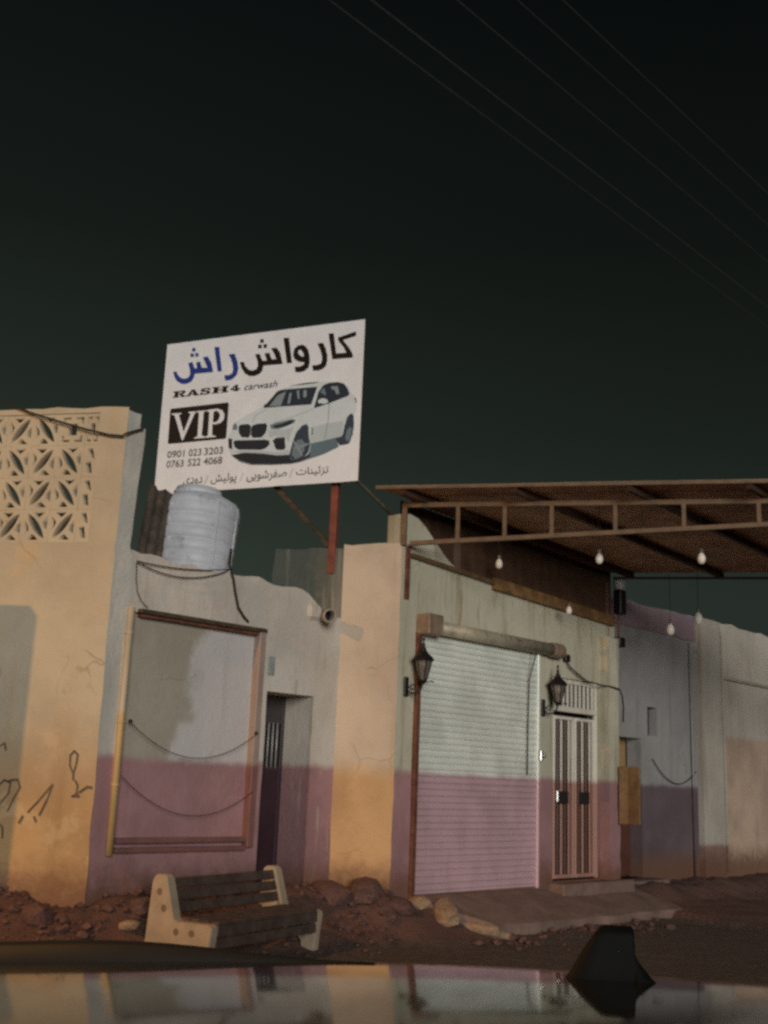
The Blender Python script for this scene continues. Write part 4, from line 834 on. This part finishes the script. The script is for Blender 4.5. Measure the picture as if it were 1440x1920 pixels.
def signboard():
    # sheet, slightly rippled, on a steel frame
    m = MB(); nx, nzn = 24, 16; X0, X1, H = -2.497, 0.345, 2.05
    def P(i, k, y):
        x = X0 + (X1 - X0) * i / nx; z = H * k / nzn; return (x, y + 0.0025 * math.sin(x * 3.1) * math.sin(z * 2.4), z + (0.012 * math.sin(x * 2.1) if k == 0 else 0))
    g = grid_wall([X0 + (X1 - X0) * i / nx for i in range(nx + 1)], [H * k / nzn for k in range(nzn + 1)], lambda x, z: True, -0.014, -0.008, lambda x, z, b: (0, 0.0016 * math.sin(x * 3.1) * math.sin(z * 2.4), edge_rag(x, z, .008) if z < .01 else 0))
    g.build('panel', INK['white'], sign)
    m = MB(); z = .03
    for z in (.03, 1.02, 2.0): m.box(X0 + .03, X1 - .03, .0, .04, z - .02, z + .02)
    for x in (X0 + .05, -1.1, X1 - .05): m.box(x - .02, x + .02, .041, .08, .01, 2.03)
    m.build('back_frame', M['red_oxide'], sign)
    # posts and brace
    m = MB(); m.bbox(-.045, .045, .085, .165, -1.09, 2.0, .006); m.build('post', M['red_oxide'], sign)
    m = MB(); m.bbox(-2.35, -2.26, .085, .165, -2.0, 2.0, .006); m.build('post', M['red_oxide'], sign)
    m = MB(); m.bar((-.05, .125, -.74), (-.83, .125, .05), .045, .06); m.build('brace', M['dark_bar'], sign)
    m = MB(); m.bar((-.0, .17, 0.3), (.75, .75, -.50), .03, .03); m.build('stay', M['dark_bar'], sign)
    # big lettering
    multi('title_lettering', [T['kaf'], T['re_black'], T['waw'], T['alef_black'], T['shin_black']] + T['dots_black'], 'black', 0, sign)
    poly('letter_counter', T['waw_hole'], 'white', 1, sign)
    multi('title_lettering', [T['re_blue'], T['alef_blue'], T['shin_blue']] + T['dots_blue'], 'blue', 0, sign)
    # slab-serif RASH4 built from blocks on a 10 x 10 cell
    L = {'R': [[(0, 0), (5, 0), (5, 1.4), (3.9, 1.4), (3.9, 8.6), (5, 8.6), (5, 10), (0, 10), (0, 8.6), (1.1, 8.6), (1.1, 1.4), (0, 1.4)], [(4.4, 10), (7.6, 10), (9, 8.8), (9, 6.3), (7.6, 5), (4.4, 5), (4.4, 6.2), (6, 6.2), (6.3, 7), (6.3, 8), (6, 8.7), (4.4, 8.7)], [(4.4, 5.1), (6.6, 5.1), (8.4, 1.4), (9.8, 1.4), (9.8, 0), (6.3, 0), (5.2, 4), (4.4, 4)]],
         'A': [[(0, 0), (3.6, 0), (3.6, 1.2), (2.8, 1.2), (5, 10), (3.6, 10), (1, 1.2), (0, 1.2)], [(3.6, 10), (6, 10), (9.2, 1.2), (10, 1.2), (10, 0), (5.4, 0), (5.4, 1.2), (6.3, 1.2)], [(2.8, 2.6), (6.2, 2.6), (5.8, 4), (3.2, 4)]],
         'S': [[(0.5, 0), (1.8, 0), (2.2, .6), (4, -.1), (7, -.1), (9.2, 1.4), (9.2, 4.2), (7.4, 5.6), (4, 6.4), (3.4, 7.6), (4.4, 8.8), (6.2, 8.6), (7.4, 6.8), (8.8, 6.8), (8.8, 10), (7.6, 10), (7.2, 9.4), (5.4, 10.1), (3, 10.1), (.8, 8.8), (.8, 6), (2.6, 4.6), (6, 3.8), (6.6, 2.6), (5.6, 1.2), (3.6, 1.4), (2, 3.4), (.5, 3.4)]],
         'H': [[(0, 0), (4.6, 0), (4.6, 1.3), (3.6, 1.3), (3.6, 8.7), (4.6, 8.7), (4.6, 10), (0, 10), (0, 8.7), (1, 8.7), (1, 1.3), (0, 1.3)], [(5.4, 0), (10, 0), (10, 1.3), (9, 1.3), (9, 8.7), (10, 8.7), (10, 10), (5.4, 10), (5.4, 8.7), (6.4, 8.7), (6.4, 1.3), (5.4, 1.3)], [(3.4, 4.3), (6.6, 4.3), (6.6, 5.7), (3.4, 5.7)]],
         '4': [[(0, 2.4), (10, 2.4), (10, 4), (0, 4)], [(0, 3.8), (2, 3.8), (7, 10), (4.6, 10)], [(4.6, 3.9), (7.4, 3.9), (7.4, 10), (4.6, 10)], [(3.4, 0), (8.6, 0), (8.6, 1.3), (7.4, 1.3), (7.4, 2.5), (4.6, 2.5), (4.6, 1.3), (3.4, 1.3)]]}
    pl = []
    for ch, x0, w in (('R', -2.338, .205), ('A', -2.135, .195), ('S', -1.935, .170), ('H', -1.755, .245), ('4', -1.485, .145)):
        for p in L[ch]: pl.append([(x0 + x / 10 * w + 0.006 * z / 10, 1.290 + z / 10 * 0.084) for x, z in p])
    multi('latin_lettering', pl, 'black', 0, sign)
    text('latin_lettering', 'carwash', -1.277, -.808, 1.288, 1.376, 'black', 0, sign, 0.25)
    poly('vip_badge', T['vip_box'], 'box', 0, sign)
    multi('vip_lettering', [T['V'], T['I'], T['P']], 'white', 1, sign); poly('letter_counter', T['P_hole'], 'box', 2, sign)
    for z0, gr in ((.473, ('0901', '023', '3203')), (.343, ('0763', '522', '4068'))):
        for t_, x0, x1 in zip(gr, (-2.343, -2.025, -1.795), (-2.085, -1.835, -1.522)): text('phone_number', t_, x0, x1, z0, z0 + .095, 'grey', 0, sign, 0, 0.012)
    w1 = '\uFE95\uFE8E\uFEE8\uFBFF\uFE8B\uFEB0\uFE97'; w2 = '\uFBFD\uFBFE\uFEEE\uFEB7\uFEAE\uFED4\uFEBB'; w3 = '\uFEB6\uFBFF\uFEDF\uFEEE\uFB58'; w4 = '\uFBFC\uFEA9\uFEED\uFEA9'
    text('service_lettering', w1, -.475, -.040, .095, .215, 'grey', 0, sign, 0, 0.006)
    text('service_lettering', w2, -1.155, -.600, .075, .215, 'grey', 0, sign, 0, 0.006)
    text('service_lettering', w3, -1.665, -1.300, .070, .215, 'grey', 0, sign, 0, 0.006)
    text('service_lettering', w4, -2.070, -1.790, .070, .195, 'grey', 0, sign, 0, 0.006)
    for x in (-.545, -1.23, -1.735): poly('slash_mark', [(x - .022, .095), (x - .010, .095), (x + .030, .205), (x + .018, .205)], 'slash', 0, sign)
    c = T['car']
    pic = poly('car_picture', c['shadow'], 'shadow', 0, sign)
    for nm, ink, ly in (('body', 'body', 1), ('shadow_core', 'dark', 1), ('side_shade', 'body_low', 2), ('door_seam', 'glare', 3), ('hood_crease', 'body_low', 2), ('hood_crease2', 'body_low', 2), ('bumper_shade', 'body_low', 2), ('cheek_shade', 'body_low', 2), ('lip', 'dark', 3), ('windscreen', 'glass', 2), ('side_window', 'glass', 2), ('screen_glare', 'glare', 3), ('seat_a', 'glare', 3), ('seat_b', 'glare', 3), ('seat_c', 'glare', 3), ('window_glare', 'glare', 3), ('window_glare2', 'lamp', 3),
                        ('mirror', 'body', 4), ('roof_line', 'dark', 2), ('kidney_left', 'dark', 2), ('kidney_right', 'dark', 2), ('headlight', 'lamp', 2), ('headlight_dark', 'dark', 3), ('headlight_far', 'lamp', 2), ('lower_grille', 'dark', 2), ('vent_left', 'dark', 2), ('vent_right', 'dark', 2), ('vent_top', 'body_low', 3),
                        ('front_tyre', 'tyre', 3), ('front_rim', 'lamp', 4), ('spoke_a', 'rim', 5), ('rear_tyre', 'tyre', 3), ('rear_rim', 'lamp', 4), ('arch', 'tyre', 2), ('fender_vent', 'dark', 2), ('tail_light', 'dark', 2)):
        poly('print_' + {'seat_a': 'seat', 'seat_b': 'seat', 'seat_c': 'seat', 'spoke_a': 'spokes', 'window_glare2': 'window_glare', 'hood_crease2': 'hood_crease'}.get(nm, nm), c[nm], ink, ly, pic)
signboard()

# ---------------------------------------------------------------- water tank and its rusty sheet
tk = thing('water_tank', 'pale blue-grey ribbed plastic water tank standing behind the yard wall', 'water tank', on(CL, A_B, 1.40, 0.62, 3.64), A_B)
tk.rotation_euler = (0, R(3.5), A_B)
def tank():
    pr = [(.05, 0), (.36, 0), (.405, .03)]
    z = .05
    for i in range(6):
        pr += [(.425 + .006 * i, z), (.428 + .006 * i, z + .105), (.418 + .006 * i, z + .114), (.418 + .006 * i, z + .126)]; z += .14
    pr += [(.445, z), (.42, z + .05), (.30, z + .115), (.22, z + .13)]
    m = MB(); m.lathe(pr, 40); m.build('body', M['tank'], tk, True)
    m = MB(); m.lathe([(.27, z + .105), (.275, z + .15), (.255, z + .165), (.25, z + .20), (.10, z + .225), (.02, z + .23)], 32, (-.04, 0, 0)); m.build('lid', M['tank'], tk, True)
    for a in (-60, -100, 20):
        m = MB(); x, y = .44 * math.cos(R(a)), .44 * math.sin(R(a)); m.tube([(x * .95, y * .95, .03), (x, y, .2), (x * 1.03, y * 1.03, z)], .012, 8)
        m.build('seam', M['tank'], tk, True)
    m = MB(); m.bbox(-.5, .5, -.45, .45, -.12, -.003, .01); m.build('base', M['concrete'], tk)
tank()
rs = MB(); 
for i in range(13):
    x = -.17 + .34 * i / 12; y = .012 if i % 4 < 2 else -.012
    rs.v += [(x, y, -.25), (x - .02, y, .62 + .02 * math.sin(i))]
for i in range(12): rs.f.append((2 * i, 2 * i + 2, 2 * i + 3, 2 * i + 1))
o = rs.build('weathered_sheet', M['old_sheet']); o.location = on(CL, A_B, 0.86, 0.60, 4.0); o.rotation_euler = (R(3), R(5), A_B); tag(o, 'brown weathered sheet leaning behind the wall left of the tank', 'metal sheet')
md = o.modifiers.new('thick', 'SOLIDIFY'); md.thickness = .004
cable('tank_hose', 'black hose hanging from the tank down over the yard wall', [Pa(1.62, .22, 4.05), Pa(1.47, .05, 3.83), Pa(1.43, -.03, 3.77), Pa(1.47, -.035, 3.68), Pa(1.52, -.03, 3.52), Pa(1.57, -.03, 3.38), Pa(1.66, -.03, 3.29), Pa(1.73, -.02, 3.25)], .014, cat='hose')
cable('slack_wire', 'upper slack wire along the top of the yard wall below the tank', sag(Pa(.24, -.03, 3.66), Pa(1.42, -.03, 3.77), .04), .006)
cable('slack_wire', 'lower slack wire along the top of the yard wall below the tank', sag(Pa(.24, -.035, 3.65), Pa(1.42, -.035, 3.765), .12), .006)
cable('slack_wire', 'faint wire curving down the wall above the yellow pipe', [Pa(.24, -.03, 3.64), Pa(.25, -.03, 3.5), Pa(.28, -.03, 3.36), Pa(.34, -.03, 3.27), Pa(.42, -.03, 3.22)], .004)
cable('screen_cable', 'black cable slung across the pierced block screen to the corner', [on(CL, A_O, -2.2, -.06, 5.6)] + [on(CL, A_O, x, -.05, z) for x, z in ((-1.42, 5.30), (-1.05, 5.15), (-.72, 5.045), (-.40, 4.95), (-.16, 4.89), (-.02, 4.875), (.02, 4.90))] + [Pa(.12, -.03, 4.98), Pa(.17, -.03, 5.0)], .011)

# ---------------------------------------------------------------- overhead wires along the street
for i, (x, y, lab) in enumerate(((-.583, 7.499, 'lowest and leftmost overhead wire crossing the night sky'), (-.257, 7.48, 'second overhead wire from the left, close beside the lowest one'), (.403, 7.441, 'middle one of the five overhead wires'), (.863, 7.414, 'fourth overhead wire from the left, faint in the sky'), (1.207, 7.393, 'rightmost of the five overhead wires near the top corner'))):
    p = Vector((x, y, 7.5)); cable('overhead_wire', lab, [p + uB * t + Vector((0, 0, 0.00012 * (t - 20) ** 2 - 0.048)) for t in range(-30, 121, 6)], (.0065, .007, .0055, .005, .005)[i], 'wire', 'wire', 'overhead wires')

# ---------------------------------------------------------------- bench
bench = thing('bench', 'park bench with cast concrete ends and dark timber slats before the yard wall', 'bench', (-1.93, 10.45, 0.0), R(60))
def build_bench():
    prof = [(0.0, 0), (-.055, .72), (-.075, .765), (-.11, .78), (-.185, .78), (-.215, .76), (-.235, .70), (-.325, .42), (-.36, .405), (-.70, .405), (-.735, .385), (-.74, .36), (-.72, .22), (-.70, 0), (-.58, 0), (-.56, .12), (-.45, .20), (-.30, .20), (-.20, .12), (-.17, 0)]
    L = 1.66
    for x in (0, L):
        n = len(prof); m = MB(); b = 0.012
        for dx, s in ((-.05, .985), (-.038, 1), (.038, 1), (.05, .985)):
            cy, cz = -.30, .35
            m.v += [(x + dx, cy + (y - cy) * s, cz + (z - cz) * s if z > 0 else 0) for y, z in prof]
        for q in range(3):
            for i in range(n): m.f.append((q * n + i, q * n + (i + 1) % n, (q + 1) * n + (i + 1) % n, (q + 1) * n + i))
        m.f.append(tuple(range(n))[::-1]); m.f.append(tuple(range(3 * n, 4 * n)))
        e = fixn(m.build('end_support', M['concrete'], bench))
        for y, z in ((-.145, .635), (-.205, .50), (-.36, .32), (-.53, .32)):
            d = MB(); s = -1 if x == 0 else 1
            d.lathe([(.026, 0), (.030, .004), (.0, .0035)], 14, M=Matrix.Translation((x + s * .0495, y, z)) @ Matrix.Rotation(R(90 * s), 4, 'Y'), cap=False); d.build('bolt_cap', M['bolt_hole'], e)
    def board(y, z, tilt, w, t, k):
        m = MB(); m.bbox(.048, L - .048, -w / 2, w / 2, -t / 2, t / 2, .006, Matrix.Translation((0, y, z)) @ Matrix.Rotation(tilt, 4, 'X')); m.build(k, M['wood'], bench)
    for i, z in enumerate((.50, .60, .70)): board(-.275 + .32 * (z - .42), z, R(72), .088, .032, 'back_slat')
    for i in range(4): board(-.37 - .105 * i, .415 - .004 * i, R(-2), .092, .034, 'seat_slat')
    for z in (.345, .245): board(-.725 + (.345 - z) * .1, z, R(88), .088, .03, 'front_slat')
build_bench()

# ---------------------------------------------------------------- rubble
def rock_mesh(seed, flat_=0.7):
    import bmesh
    bm = bmesh.new(); bmesh.ops.create_icosphere(bm, subdivisions=2, radius=1.0)
    for v in bm.verts:
        p = v.co.copy(); k = 1 + 0.35 * noise.noise(p * 1.1 + Vector((seed * 7.3, seed, 0))) + 0.18 * noise.noise(p * 2.7 + Vector((0, seed * 3.1, 1)))
        q = p * k; mx = max(abs(q.x), abs(q.y), abs(q.z)); q = q.lerp(q / max(mx, .01) * .9, .35); v.co = Vector((q.x, q.y, q.z * flat_))
    me = bpy.data.meshes.new('rock'); bm.to_mesh(me); bm.free(); return me
rocks = [rock_mesh(i, .55 + .08 * i) for i in range(5)]
def rock(label, x, y, s, mat='stone', sink=.35, group=None, seed=0, cat='rock', name='rock', stretch=(1, 1, 1)):
    me = rocks[seed % 5].copy(); o = link(name, me, M[mat]); o.scale = (s * stretch[0], s * stretch[1], s * stretch[2]); o.rotation_euler = (random.uniform(-.3, .3), random.uniform(-.3, .3), random.uniform(0, 6.28))
    o.location = (x, y, ground_z(x, y) + s * (.5 - sink)); tag(o, label, cat, group); return o
g = Vector
def bf(u, n): return CB + uB * u + nB * n
p = bf(.36, .13); rock('pale angular stone wedged at the left foot of the shutter', p.x, p.y, .13, seed=1)
p = bf(.50, .38); rock('long pale broken slab lump at the left edge of the apron', p.x, p.y, .19, seed=2, stretch=(1.5, .8, .7))
p = bf(.74, .68); rock('broken pale kerb piece lying lowest at the apron edge', p.x, p.y, .16, seed=3, stretch=(1.5, .8, .6))
p = bf(.95, .86); rock('small whitish stone at the tip of the broken apron edge', p.x, p.y, .08, seed=4, stretch=(1.5, .8, .8))
p = bf(.02, .16); rock('mauve dusty boulder at the foot of the shop corner', p.x, p.y, .17, 'stone_dark', seed=0)
p = CA + uO * .45 + nO * .16; rock('rounded brown lump of dirt against the ochre end wall', p.x, p.y, .20, 'stone_dark', seed=2)
p = CA + uO * .12 + nO * .30; rock('flat brown clod beside the doorway at the ochre wall', p.x, p.y, .20, 'stone_dark', seed=4, stretch=(1.3, 1, .6))
p = CL + nO * .45 - uO * .95; rock('large reddish lump on the rubble heap at the far left', p.x, p.y, .26, 'stone_dark', seed=1, stretch=(1.3, 1, .8))
p = CL + nO * .30 - uO * .25; rock('brown block at the foot of the cream corner', p.x, p.y, .15, 'stone_dark', seed=3)
p = CL + nB * .45 + uB * .22; rock('pale pebble-topped stone left of the bench', p.x, p.y, .10, 'stone', seed=0)
p = CL + nB * .30 + uB * .45; rock('dark stone in the dirt between the wall and the bench end', p.x, p.y, .14, 'stone_dark', seed=2)
def rubble():
    m = MB(); rnd = random.Random(3)
    for i in range(1100):
        w = rnd.random()
        if w < .40: p = CL - uO * rnd.uniform(-.3, 2.0) + nO * abs(rnd.gauss(.05, .45))
        elif w < .70: p = CL + uB * rnd.uniform(-.1, 3.1) + nB * abs(rnd.gauss(.05, .55))
        elif w < .85: p = CA + uO * rnd.uniform(0, .9) + nO * abs(rnd.gauss(.05, .35))
        else: p = CB + uB * rnd.uniform(.3, 4.2) + nB * (0.85 + abs(rnd.gauss(0, .3)))
        s = min(.07, .010 + rnd.expovariate(1 / .016)); z = ground_z(p.x, p.y)
        c = Vector((p.x, p.y, z + s * .3)); rot = Matrix.Rotation(rnd.uniform(0, 6.3), 3, 'Z') @ Matrix.Rotation(rnd.uniform(-.6, .6), 3, 'X')
        vs = []
        for dx, dy, dz in ((1, 0, 0), (-1, 0, 0), (0, 1, 0), (0, -1, 0), (0, 0, 1), (0, 0, -1), (.6, .6, .5), (-.6, .6, .5), (.6, -.6, .5), (-.6, -.6, .5)):
            vs.append(c + rot @ Vector((dx, dy * rnd.uniform(.6, 1), dz * .7)) * s * rnd.uniform(.75, 1.15))
        m.add(vs, [(4, 6, 7), (4, 7, 9), (4, 9, 8), (4, 8, 6), (0, 6, 8), (2, 7, 6), (1, 9, 7), (3, 8, 9), (0, 2, 6), (2, 1, 7), (1, 3, 9), (3, 0, 8), (5, 2, 0), (5, 1, 2), (5, 3, 1), (5, 0, 3)])
    tag(m.build('rubble', M['stone_dark']), 'loose reddish rubble scattered along the foot of the walls', 'rubble', kind='stuff')
rubble()

# ---------------------------------------------------------------- street lamp off to the left: its sodium light
lp = thing('street_lamp', 'steel street lamp with a sodium head standing left of the corner building', 'street lamp', (-9.2, 2.0, 0), R(48))
def street_lamp():
    m = MB(); m.tube([(0, 0, -.1), (0, 0, 3), (0, 0, 6.2), (.05, 0, 6.6), (.25, 0, 6.9), (.6, 0, 7.05), (.8, 0, 7.08)], [.08, .07, .055, .05, .045, .04, .04], 12); m.build('pole', M['lamp_steel'], lp, True)
    m = MB(); m.lathe([(.14, 0), (.14, .03), (.10, .05)], 16); m.build('base_plate', M['lamp_steel'], lp)
    m = MB(); m.bbox(.75, 1.30, -.14, .14, 7.03, 7.15, .04); m.build('head', M['lamp_steel'], lp)
    m = MB(); m.bbox(.85, 1.25, -.11, .11, 7.015, 7.028, .004); m.build('lens', M['sodium'], lp)
    ld = bpy.data.lights.new('sodium_light', 'AREA'); ld.shape = 'RECTANGLE'; ld.size = .40; ld.size_y = .22; ld.energy = LAMP_POWER; ld.color = (1.0, 0.50, 0.155)
    o = bpy.data.objects.new('sodium_light', ld); COL.objects.link(o); o.parent = lp; o.location = (1.05, 0, 7.0); o.rotation_euler = (0, R(-8), 0)
street_lamp()

# ---------------------------------------------------------------- the parked car the view looks across
A_C = R(-8.0); CX, CY = -0.45, 1.28
cc = Matrix.Rotation(A_C, 3, 'Z') @ Vector((CX, CY, 0))
car = thing('parked_car', 'glossy black parked car whose roof fills the bottom edge', 'car', cc, A_C)
def roof_z(x, y):
    X, D = x + CX, y + CY
    z = 1.455 - .11 * (D - 1.03) ** 2 - .0036 - (.05 * (X - .1) ** 2 if X < .1 else 0) - (.05 * (X - .35) ** 2 if X > .35 else 0)
    e = max(0.0, abs(y) - .50); return z - 2.2 * e * e
def build_car():
    W = .60; xs = cuts(-0.75, 1.35, .06); ys = [-W + 2 * W * i / 40 for i in range(41)]
    m = MB()
    for y in ys:
        for x in xs: m.v.append((x, y * (1 - .03 * sstep(.6, 1.4, x)), roof_z(x, y)))
    nx = len(xs)
    for j in range(40):
        for i in range(nx - 1): m.f.append((j * nx + i, j * nx + i + 1, (j + 1) * nx + i + 1, (j + 1) * nx + i))
    m.build('roof', M['car_paint'], car, True)
    # lower body
    st = [(-2.30, .62, .35, .60), (-2.22, .76, .25, .72), (-1.9, .84, .22, .84), (-1.3, .87, .22, .93), (-.5, .88, .22, .95), (.5, .88, .22, .97), (1.4, .87, .22, 1.0), (1.75, .84, .25, 1.0), (1.88, .74, .32, .92)]
    m = MB(); ring = [(-.86, 0), (-1, .22), (-1, .55), (-.97, .85), (-.90, 1.0), (-.45, 1.035), (0, 1.045), (.45, 1.035), (.90, 1.0), (.97, .85), (1, .55), (1, .22), (.86, 0)]
    k = len(ring)
    for x, w, z0, z1 in st: m.v += [(x, y * w, z0 + (z1 - z0) * t) for y, t in ring]
    for i in range(len(st) - 1):
        for j in range(k): m.f.append((i * k + j, i * k + (j + 1) % k, (i + 1) * k + (j + 1) % k, (i + 1) * k + j))
    m.f.append(tuple(range(k))); m.f.append(tuple(range((len(st) - 1) * k, len(st) * k))[::-1])
    fixn(m.build('body', M['car_paint'], car, True))
    for s in (-1, 1):
        def top(x): return (x, s * (W - .004) * (1 - .03 * sstep(.6, 1.4, x)), roof_z(x, s * W) - .004)
        def low(x): return (x, s * .82, .97)
        for a, b, a2, b2 in ((-.70, .24, -1.18, .20), (.34, 1.02, .30, 1.20)):
            m = MB(); m.add([low(a2), low(b2), top(b), top(a)], [(0, 1, 2, 3)]); g_ = m.build('side_window', M['car_glass'], car)
            md = g_.modifiers.new('t', 'SOLIDIFY'); md.thickness = .004
        for a, b in ((-.735, -1.25), (.29, .25), (1.20, 1.45)):
            m = MB(); m.bar(top(a), low(b), .06, .05); m.build('pillar', M['car_paint'], car)
        m = MB(); m.tube([top(x) for x in cuts(-.74, 1.34, .2)], .016, 8); m.build('roof_gutter', M['car_black'], car, True)
        m = MB(); m.bbox(-1.10, -.92, s * .90 - .09, s * .90 + .09, .93, 1.05, .03); m.build('mirror', M['car_paint'], car)
        for a in (-.15, .95):
            m = MB(); m.bbox(a, a + .16, s * .885 - .015, s * .885 + .015, .80, .83, .008); m.build('door_handle', M['car_paint'], car)
        for x in (-1.45, 1.25):
            w_ = MB(); w_.lathe([(.19, -.10), (.30, -.10), (.325, -.06), (.325, .06), (.30, .10), (.19, .10)], 28, M=Matrix.Translation((x, s * .80, .325)) @ Matrix.Rotation(R(90), 4, 'X')); w = w_.build('wheel', M['tyre'], car, True)
            r_ = MB(); r_.lathe([(.20, -.07), (.20, .07)], 24, M=Matrix.Translation((x, s * .80, .325)) @ Matrix.Rotation(R(90), 4, 'X'))
            for q in range(5):
                a = q * 1.2566; r_.bar((x, s * .895, .325), (x + .19 * math.cos(a), s * .895, .325 + .19 * math.sin(a)), .05, .02)
            r_.build('rim', M['rim'], w)
        m = MB(); m.bbox(-2.26, -2.02, s * .62 - .14, s * .62 + .14, .60, .70, .02); m.build('headlight', M['lens'], car)
        m = MB(); m.bbox(1.78, 1.885, s * .64 - .12, s * .64 + .12, .72, .86, .02); m.build('tail_light', M['red_oxide'], car)
    def q(a, b): return [(a[0], -a[1], a[2]), (a[0], a[1], a[2]), (b[0], b[1], b[2]), (b[0], -b[1], b[2])]
    m = MB(); m.add(q((-1.22, .78, .97), (-.75, .57, roof_z(-.75, .57))), [(0, 1, 2, 3)]); m.build('windscreen', M['car_glass'], car)
    m = MB(); m.add(q((1.72, .74, 1.02), (1.35, .56, roof_z(1.35, .56))), [(0, 1, 2, 3)]); m.build('rear_window', M['car_glass'], car)
    for s in (-1, 1):
        m = MB(); pts = []; rr = []
        for x in cuts(-.72, .245, .04):
            t = 1 - sstep(-.15, .245, x); y = s * .26; z = roof_z(x, y); w = .004 + .018 * t; h = .002 + .026 * t
            m.v += [(x, y - w, z - .004), (x, y - w * .8, z + h * .8), (x, y, z + h), (x, y + w * .8, z + h * .8), (x, y + w, z - .004)]
        n = len(m.v) // 5
        for i in range(n - 1):
            for j in range(4): m.f.append((i * 5 + j, (i + 1) * 5 + j, (i + 1) * 5 + j + 1, i * 5 + j + 1))
        m.f.append(tuple(range(5))); m.f.append(tuple(range(5 * n - 5, 5 * n))[::-1])
        if s > 0: fixn(m.build('roof_rail', M['car_black'], car, True))
    # shark-fin aerial
    fx, fy = 0.487, .14; z0 = roof_z(fx + .05, fy); m = MB()
    prof = [(0, 0, .005), (.008, .012, .010), (.020, .032, .012), (.033, .050, .011), (.040, .0585, .008), (.046, .061, .006), (.076, .061, .005), (.079, .058, .005), (.0805, .030, .007), (.084, .022, .009), (.098, .006, .009), (.104, 0, .005)]
    lo, hi = [], []
    n = len(prof)
    for x, h, w in prof: m.v += [(fx + x, fy - w - .003, z0 - .006), (fx + x, fy - w, z0 + h * .25), (fx + x, fy - w * .45, z0 + h * .8), (fx + x, fy, z0 + h), (fx + x, fy + w * .45, z0 + h * .8), (fx + x, fy + w, z0 + h * .25), (fx + x, fy + w + .003, z0 - .006)]
    for i in range(n - 1):
        for j in range(6): m.f.append((i * 7 + j, (i + 1) * 7 + j, (i + 1) * 7 + j + 1, i * 7 + j + 1))
    m.f.append(tuple(range(7))); m.f.append(tuple(range((n - 1) * 7, n * 7))[::-1])
    fixn(m.build('aerial_fin', M['fin'], car, True))
build_car()
